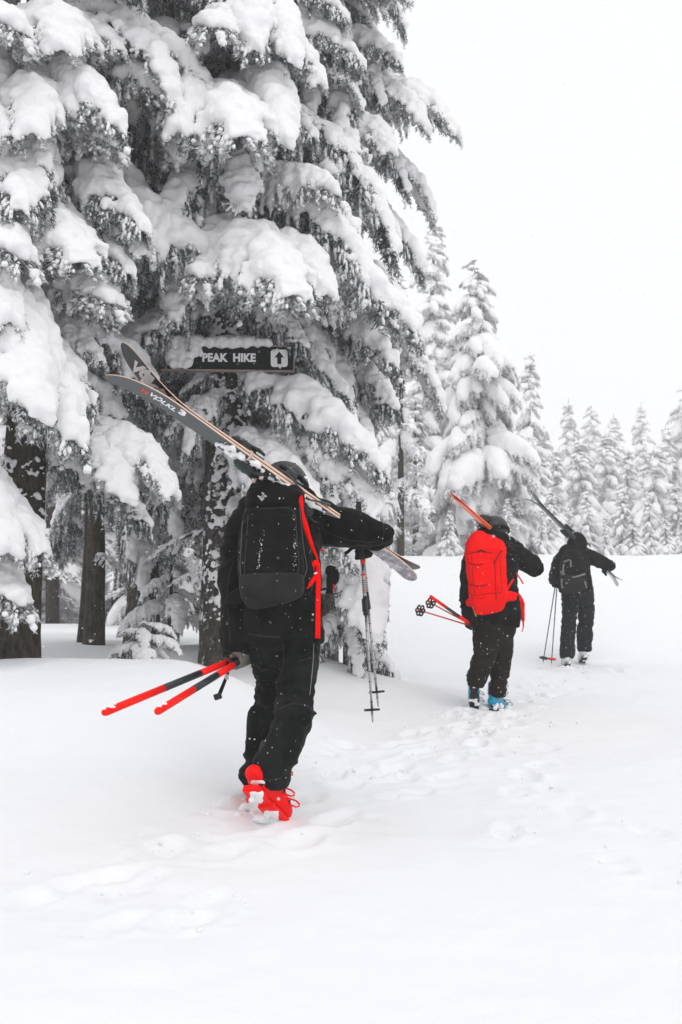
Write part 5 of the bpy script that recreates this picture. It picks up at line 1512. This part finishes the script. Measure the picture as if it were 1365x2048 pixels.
seam('zip', [(955, 1104), (963, 1101), (972, 1105)], 0.007, MAT['webbing_black'], bp2, bv2)
for k in range(7):
    seam('daisy_loop', [(988 + 2.3 * k, 1126 - 4.2 * k), (990 + 2.3 * k, 1127 - 4.2 * k)], 0.008, MAT['webbing_black'], bp2, bv2)
for q in ([(945, 1192), (970, 1188), (1004, 1186)], [(1001, 1112), (1002, 1150), (1005, 1182)], [(944, 1112), (946, 1150), (950, 1190)], [(955, 1190), (957, 1197), (972, 1195)]):
    seam('panel_seam', q, 0.0035, MAT['seam_dark_red'], bp2, bv2)
for q in ([(938, 1125), (952, 1130), (966, 1128)], [(938, 1168), (955, 1172), (975, 1170)]):
    seam('compression_strap', q, 0.007, MAT['seam_dark_red'], bp2, bv2)
seam('strap', [(990, 1120), (991, 1160), (993, 1200)], 0.005, MAT['seam_dark_red'], bp2, bv2)
seam('strap', [(953, 1120), (954, 1160), (957, 1205)], 0.005, MAT['strap_red'], bp2, bv2)
garment('hip_belt', [loft([(1002, 1196, D2 - .14, 12, 0.05), (1018, 1192, D2 - .12, 11, 0.04), (1034, 1197, D2 - .02, 11, 0.03), (1042, 1210, D2 + .04, 8, 0.025), (1045, 1225, D2 + .05, 5, 0.02), (1047, 1243, D2 + .04, 3, 0.012)], 22, 16, 3)], MAT['pack_red'], bp2, 0.009, 0.004)
garment('hip_belt', [loft([(950, 1202, D2 - .16, 10, 0.05), (941, 1205, D2 - .12, 8, 0.04), (937, 1204, D2 - .06, 4, 0.02)], 12, 16, 3)], MAT['pack_red'], bp2, 0.009, 0.004)
ribbon('red_strap', [A(1047, 1240, D2 + .03), A(1047, 1255, D2 + .02), A(1044, 1264, D2)], [0.02, 0.012, 0.008], MAT['strap_red'], bp2)
ribbon('red_strap', [A(1012, 1184, D2 - .17), A(1020, 1170, D2 - .14), A(1029, 1156, D2 - .06)], [0.018, 0.02, 0.016], MAT['strap_red'], bp2)
ribbon('red_strap', [A(1033, 1146, D2 - .06), A(1040, 1156, D2 - .08), A(1047, 1168, D2 - .08)], [0.012, 0.014, 0.014], MAT['strap_red'], bp2)
ribbon('red_strap', [A(1002, 1100, D2 - .1), A(1010, 1096, D2 - .06), A(1016, 1093, D2 - .0)], [0.03, 0.025, 0.012], MAT['strap_red'], bp2)
ribbon('hanging_tag', [A(943, 1206, D2 - .2), A(947, 1216, D2 - .24), A(950, 1222, D2 - .24)], [0.01, 0.012, 0.012], MAT['aluminium'], bp2)
ribbon('hanging_tag', [A(948, 1216, D2 - .25), A(951, 1226, D2 - .25), A(953, 1233, D2 - .25)], [0.018, 0.02, 0.014], MAT['yellow_tag'], bp2)
# orange skis edge-on over the shoulder
tip2, tail2 = A(903, 989, 8.95), A(1072, 1139, 10.45)
ax2 = unit(tip2 - tail2); v2 = unit(np.array([0, 0, CAM_Z]) - tip2)
n2 = unit(np.cross(ax2, v2)); n2 = n2 if n2[0] < 0 else -n2
n2 = unit(n2 + 0.30 * v2)
s2a, f2a, F2a = ski('ski', 'orange ski on the middle skier\'s shoulder, its curled tip turned to the left', 'ski', tail2, tip2, n2, ('ski_red', 'ski_orange', 'ski_orange'), None, (0.11, 0.095, 0.13), (0.014, 0.20, 0.004, 0.15), 0.012, 0.003)
s2b, f2b, F2b = ski('ski', 'orange ski on the middle skier\'s shoulder, the upper of the pair', 'ski', tail2, tip2, -n2, ('ski_red', 'ski_orange', 'ski_orange'), None, (0.11, 0.095, 0.13), (0.006, 0.20, 0.004, 0.15), 0.012, 0.003)
L2 = float(np.linalg.norm(tip2 - tail2))
bindings(s2a, f2a, F2a, L2 * 0.52, L2 * 0.34); bindings(s2b, f2b, F2b, L2 * 0.52, L2 * 0.34)
hand('glove', tail2 + (tip2 - tail2) * 0.30, tip2 - tail2, (0.6, -0.2, 0.6), A(1056, 1124, D2 + .48), MAT['glove_dark'], p2, 1.1, 0.05)
# poles of the middle skier
hc2 = A(942, 1250, D2 - .10)
def thin_pole(label, hand_p, bask_p, mat, over=0.22, bmat='plastic_black', R=0.042, rad=0.0075):
    t = thing('ski_pole', label, 'ski pole', bask_p)
    ax = unit(bask_p - hand_p)
    pole_mesh('s', [('shaft', hand_p - ax * 0.02, bask_p + ax * 0.05, rad, rad * 0.8, mat), ('grip', hand_p - ax * (over), hand_p - ax * 0.02, 0.015, 0.013, 'rubber'), ('tip', bask_p + ax * 0.05, bask_p + ax * 0.085, 0.005, 0.002, 'aluminium')], t)
    basket(t, bask_p, ax, R, bmat)
    return t
thin_pole('thin orange ski pole of the middle skier with the lower black basket', hc2 + np.array([-0.01, 0, -0.005]), A(841, 1221, 8.75), 'pole_orange')
thin_pole('thin orange ski pole of the middle skier with the higher black basket', hc2 + np.array([-0.005, 0, 0.006]), A(862, 1206, 8.85), 'pole_orange')
t = thing('ski_pole', 'thick red and black pole above the middle skier\'s two thin poles', 'ski pole', A(863, 1193, 8.7))
e0, e1_ = A(862, 1193, 8.75), A(946, 1252, 9.45)
pole_mesh('s', [('shaft', e0, e0 + (e1_ - e0) * 0.33, 0.014, 0.014, 'pole_red'), ('shaft_sleeve', e0 + (e1_ - e0) * 0.33, e0 + (e1_ - e0) * 0.64, 0.0138, 0.0138, 'pole_black'), ('shaft', e0 + (e1_ - e0) * 0.64, e1_, 0.016, 0.017, 'pole_red')], t, 12)
hand('glove', hc2, A(862, 1206, 8.85) - hc2, (0.0, -0.6, 0.8), A(943, 1240, D2 - .07), MAT['glove_dark'], p2, 1.05, 0.022)

# ================================================================== third skier
D3 = 14.2
g3 = A(1150, 1334, D3)
p3 = thing('person', 'farthest skier in dark clothes climbing toward the crest', 'person', (g3[0], D3, g3[2]))
torso = loft([(1152, 1184, D3, 33, 0.14), (1151, 1168, D3, 33, 0.15), (1149, 1145, D3 + .03, 31, 0.15), (1147, 1122, D3 + .06, 32, 0.15), (1148, 1108, D3 + .09, 30, 0.14), (1151, 1098, D3 + .11, 21, 0.11), (1154, 1090, D3 + .12, 13, 0.09)], 30, 26, 2.5)
arm_r = loft([(1168, 1110, D3 + .08, 15, 0.10), (1186, 1117, D3 + .06, 14.5, 0.10), (1206, 1125, D3 + .05, 13, 0.09), (1218, 1131, D3 + .08, 11, 0.085), (1222, 1134, D3 + .14, 8, 0.06)], 24, 22, 2.3)
arm_l = loft([(1128, 1110, D3 + .08, 13, 0.10), (1119, 1124, D3 + .06, 13, 0.10), (1112, 1145, D3 + .02, 11.5, 0.09), (1108, 1158, D3 - .03, 10.5, 0.08), (1111, 1165, D3 - .06, 8, 0.06)], 24, 22, 2.3)
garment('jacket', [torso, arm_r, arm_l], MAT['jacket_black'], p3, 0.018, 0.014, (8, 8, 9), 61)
hd = loft([(1153, 1100, D3 + .08, 19, 0.11), (1154, 1088, D3 + .10, 18.5, 0.125), (1156, 1078, D3 + .12, 16, 0.12), (1158, 1071, D3 + .14, 10, 0.08)], 18, 24, 2.4)
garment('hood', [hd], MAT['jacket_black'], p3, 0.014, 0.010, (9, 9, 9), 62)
leg_l = loft([(1140, 1176, D3, 17, 0.13), (1140, 1215, D3 - .02, 15.5, 0.115), (1138, 1250, D3 - .04, 14, 0.105), (1136, 1285, D3 - .05, 14, 0.10), (1135, 1310, D3 - .06, 14.5, 0.10), (1135, 1317, D3 - .06, 12, 0.09)], 34, 22, 2.4)
leg_r = loft([(1168, 1176, D3 + .02, 18, 0.13), (1172, 1215, D3 + .10, 16, 0.115), (1172, 1245, D3 + .14, 14.5, 0.105), (1170, 1262, D3 + .14, 15, 0.105), (1169, 1290, D3 + .14, 14, 0.10), (1170, 1303, D3 + .14, 12, 0.09)], 34, 22, 2.4)
hips = loft([(1153, 1170, D3, 31, 0.13), (1154, 1190, D3, 31, 0.13), (1155, 1205, D3 + .02, 27, 0.11), (1156, 1214, D3 + .03, 16, 0.07)], 12, 24, 2.5)
garment('trousers', [leg_l, leg_r, hips], MAT['trouser_far'], p3, 0.018, 0.014, (6, 6, 15), 63)
head3 = A(1156, 1086, D3 + .17); up3 = unit([0.05, 0.3, 0.95]); fw3 = unit([0.0, 0.95, -0.3])
body_mesh(p3, head3, fw3, up3, [
    ([head3 - up3 * 0.06, A(1153, 1100, D3 + .1), A(1149, 1140, D3 + .04), A(1152, 1180, D3)], [0.06, 0.09, 0.12, 0.12]),
    ([A(1165, 1110, D3 + .08), A(1205, 1125, D3 + .05), A(1221, 1133, D3 + .12)], [0.06, 0.045, 0.035]),
    ([A(1130, 1110, D3 + .08), A(1111, 1148, D3 + .01), A(1112, 1165, D3 - .06)], [0.06, 0.045, 0.03]),
    ([A(1140, 1185, D3), A(1138, 1250, D3 - .04), A(1135, 1312, D3 - .06)], [0.09, 0.06, 0.05]),
    ([A(1168, 1185, D3 + .02), A(1172, 1245, D3 + .14), A(1170, 1300, D3 + .14)], [0.09, 0.06, 0.05])])
helmet(p3, A(1157, 1083, D3 + .18), 0.115, fw3, up3, MAT['helmet_black'], vents=False)
boot(p3, A(1135, 1333, D3 - .12), (0.05, 1, 0.0), (0.0, 0.15, 1), MAT['shell_white'], side=-1, snow_seed=8, snow_n=40, bk='aluminium')
boot(p3, A(1168, 1320, D3 + .1), (0.1, 1, -0.1), (0.0, 0.25, 1), MAT['shell_white'], side=-1, snow_seed=9, snow_n=40, bk='aluminium')
bp3 = thing('backpack', 'small black and grey backpack on the farthest skier', 'backpack', A(1147, 1184, D3 - .2))
pk = loft([(1148, 1184, D3 - .17, 18, 0.07), (1147, 1176, D3 - .18, 26, 0.10), (1147, 1155, D3 - .17, 27, 0.11), (1146, 1130, D3 - .13, 25, 0.10), (1147, 1114, D3 - .09, 20, 0.08), (1149, 1104, D3 - .04, 12, 0.05)], 24, 28, 3.2)
bag3 = garment('bag', [pk], MAT['pack_black'], bp3, 0.012, 0.006, (8, 8, 8), 71, 2, 0.001)
poc = loft([(1148, 1183, D3 - .22, 17, 0.06), (1147, 1172, D3 - .24, 25, 0.08), (1147, 1160, D3 - .23, 26, 0.07), (1147, 1152, D3 - .20, 24, 0.05)], 14, 24, 3.2)
po3 = garment('front_pocket', [poc], MAT['pack_grey'], bp3, 0.010, 0.005, (8, 8, 8), 72, 2, 0.001)
bv3 = bvh_of([bag3, po3])
for q, nm in (([(1128, 1128), (1127, 1140), (1129, 1150)], 'strap'), ([(1128, 1124), (1136, 1121), (1141, 1120)], 'strap'), ([(1142, 1121), (1142, 1128), (1142, 1134)], 'strap'), ([(1126, 1150), (1123, 1144), (1128, 1142)], 'strap'),
              ([(1146, 1155), (1158, 1152), (1170, 1148)], 'strap'), ([(1170, 1163), (1172, 1170), (1174, 1176)], 'strap'), ([(1124, 1158), (1124, 1168), (1126, 1176)], 'strap')):
    seam(nm, q, 0.013, MAT['pack_light_grey'], bp3, bv3)
tip3, tail3 = A(1057, 986, 13.95), A(1240, 1166, 14.55)
ax3 = unit(tip3 - tail3); v3 = unit(np.array([0, 0, CAM_Z]) - tip3)
n3 = unit(np.cross(ax3, v3)); n3 = n3 if n3[0] < 0 else -n3
n3 = unit(n3 + 0.28 * v3)
L3 = float(np.linalg.norm(tip3 - tail3))
s3a, f3a, F3a = ski('ski', 'dark ski with pale tail on the farthest skier\'s shoulder, lower of the pair', 'ski', tail3, tip3, n3, ('ski_black', 'ski_green', 'ski_black'), None, (0.11, 0.095, 0.125), (0.09, 0.35, 0.05, 0.2), 0.012, 0.003, None, (0.35, 'ski_pale'))
s3b, f3b, F3b = ski('ski', 'dark ski with green base on the farthest skier\'s shoulder, upper of the pair', 'ski', tail3, tip3, -n3, ('ski_black', 'ski_green', 'ski_black'), None, (0.11, 0.095, 0.125), (0.05, 0.35, 0.05, 0.2), 0.012, 0.003, None, (0.35, 'ski_pale'))
bindings(s3a, f3a, F3a, L3 * 0.58, L3 * 0.42, knob='aluminium'); bindings(s3b, f3b, F3b, L3 * 0.58, L3 * 0.42, knob='aluminium')
hand('glove', tail3 + (tip3 - tail3) * 0.14, tip3 - tail3, (0.5, -0.2, 0.8), A(1221, 1133, D3 + .12), MAT['glove_dark'], p3, 1.1, 0.045)
hc3 = A(1113, 1168, D3 - .1)
thin_pole('thin dark ski pole in the farthest skier\'s left hand, black basket on the snow', hc3 + np.array([-0.01, 0, 0]), A(1088, 1316, D3 - .35), 'pole_dark', 0.12, 'plastic_black', 0.05, 0.008)
thin_pole('thin dark ski pole in the farthest skier\'s left hand, red basket on the snow', hc3 + np.array([0.012, 0, 0]), A(1104, 1318, D3 - .3), 'pole_dark', 0.12, 'mark_red', 0.05, 0.008)
hand('glove', hc3, A(1088, 1316, D3 - .35) - hc3, (-0.8, -0.4, 0.2), A(1112, 1160, D3 - .06), MAT['glove_dark'], p3, 1.1, 0.022)

# ------------------------------------------------------------------ kicked snow at the feet
def kick(px, py, D, n, spread, seed):
    r = random.Random(seed)
    P, Rr = [], []
    for _ in range(n):
        q = A(px + r.gauss(0, spread), py + r.gauss(0, spread * 0.22), D + r.gauss(0, 0.10))
        q[2] = gz(q[0], q[1]) + r.uniform(-0.012, 0.012)
        P.append(q); Rr.append(r.uniform(0.012, 0.05))
    v, f = spheres(P, Rr, (1, 1, 0.7))
    me = remesh(v, f, 0.012, 3)
    displace(me, lambda p: 0.006 * noise3(p * 25, seed))
    o = link('loose_snow', me, MAT['snow_ground'])
    tag(o, None, None, None, 'stuff')
    return o
tag(kick(520, 1640, 5.22, 34, 24, 1), 'lumps of kicked-up snow round the nearest skier\'s boots')
tag(kick(974, 1424, 9.62, 22, 18, 2), 'lumps of kicked-up snow round the middle skier\'s boots')
tag(kick(1150, 1332, 14.1, 30, 18, 3), 'lumps of kicked-up snow round the farthest skier\'s boots')

r = np.random.default_rng(5)
CP, CR = [], []
for (fx, fy, an, L_, W_, dp) in PRINTS:
    for _ in range(3):
        x_, y_ = fx + r.normal(0, 0.16), fy + r.normal(0, 0.16)
        CP.append((x_, y_, gz(x_, y_) + 0.002)); CR.append(0.004 + 0.013 * r.random() ** 3)
cv, cf = popcorn(np.array(CP), np.array(CR), r)
o = link('snow_crumbs', mesh_np('snow_crumbs', cv, cf), MAT['snow_ground'])
tag(o, 'small crumbs of snow strewn along the trodden track', None, None, 'stuff')

# ------------------------------------------------------------------ falling snow and hazy air
n = 8500
r = np.random.default_rng(77)
yy = 1.6 + 15 * r.random(n) ** 0.8
P = np.stack([(r.random(n) - 0.5) * (yy * 0.9 + 1.5), yy, CAM_Z + (r.random(n) * 1.25 - 0.45) * (yy * 0.62 + 0.4)], 1)
keep = P[:, 2] > prof_c(P[:, 1]) + 0.2
P = P[keep]
S_ = (0.0013 + 0.0033 * r.random(len(P)) ** 2.5) * (0.55 + 0.075 * P[:, 1])
o8 = np.array([[1, 0, 0], [-1, 0, 0], [0, 1, 0], [0, -1, 0], [0, 0, 1], [0, 0, -1]], float)
f8 = np.array([[0, 2, 4], [2, 1, 4], [1, 3, 4], [3, 0, 4], [2, 0, 5], [1, 2, 5], [3, 1, 5], [0, 3, 5]])
V = (P[:, None, :] + o8[None] * S_[:, None, None] * (0.7 + 0.6 * r.random((len(P), 6, 1)))).reshape(-1, 3)
Fc = (f8[None] + (np.arange(len(P)) * 6)[:, None, None]).reshape(-1, 3)
fl = link('falling_snow', mesh_np('falling_snow', V, Fc), MAT['snowflake'])
tag(fl, 'small white snowflakes drifting through the air', None, None, 'stuff')

hz = bpy.data.materials.new('haze'); hz.use_nodes = True
hz.node_tree.nodes.clear()
ho = hz.node_tree.nodes.new('ShaderNodeOutputMaterial'); hv = hz.node_tree.nodes.new('ShaderNodeVolumePrincipled')
hv.inputs['Color'].default_value = (0.97, 0.965, 0.975, 1)
hv.inputs['Density'].default_value = 0.0029
hv.inputs['Anisotropy'].default_value = 0.2
hz.node_tree.links.new(hv.outputs[0], ho.inputs['Volume'])
hb = MB().add(*box((0, 90, 18.5), (175, 0, 0), (0, 165, 0), (0, 0, 22.5))).build('haze', hz, None, False)
tag(hb, 'thin snowy haze filling the air', None, None, 'stuff')
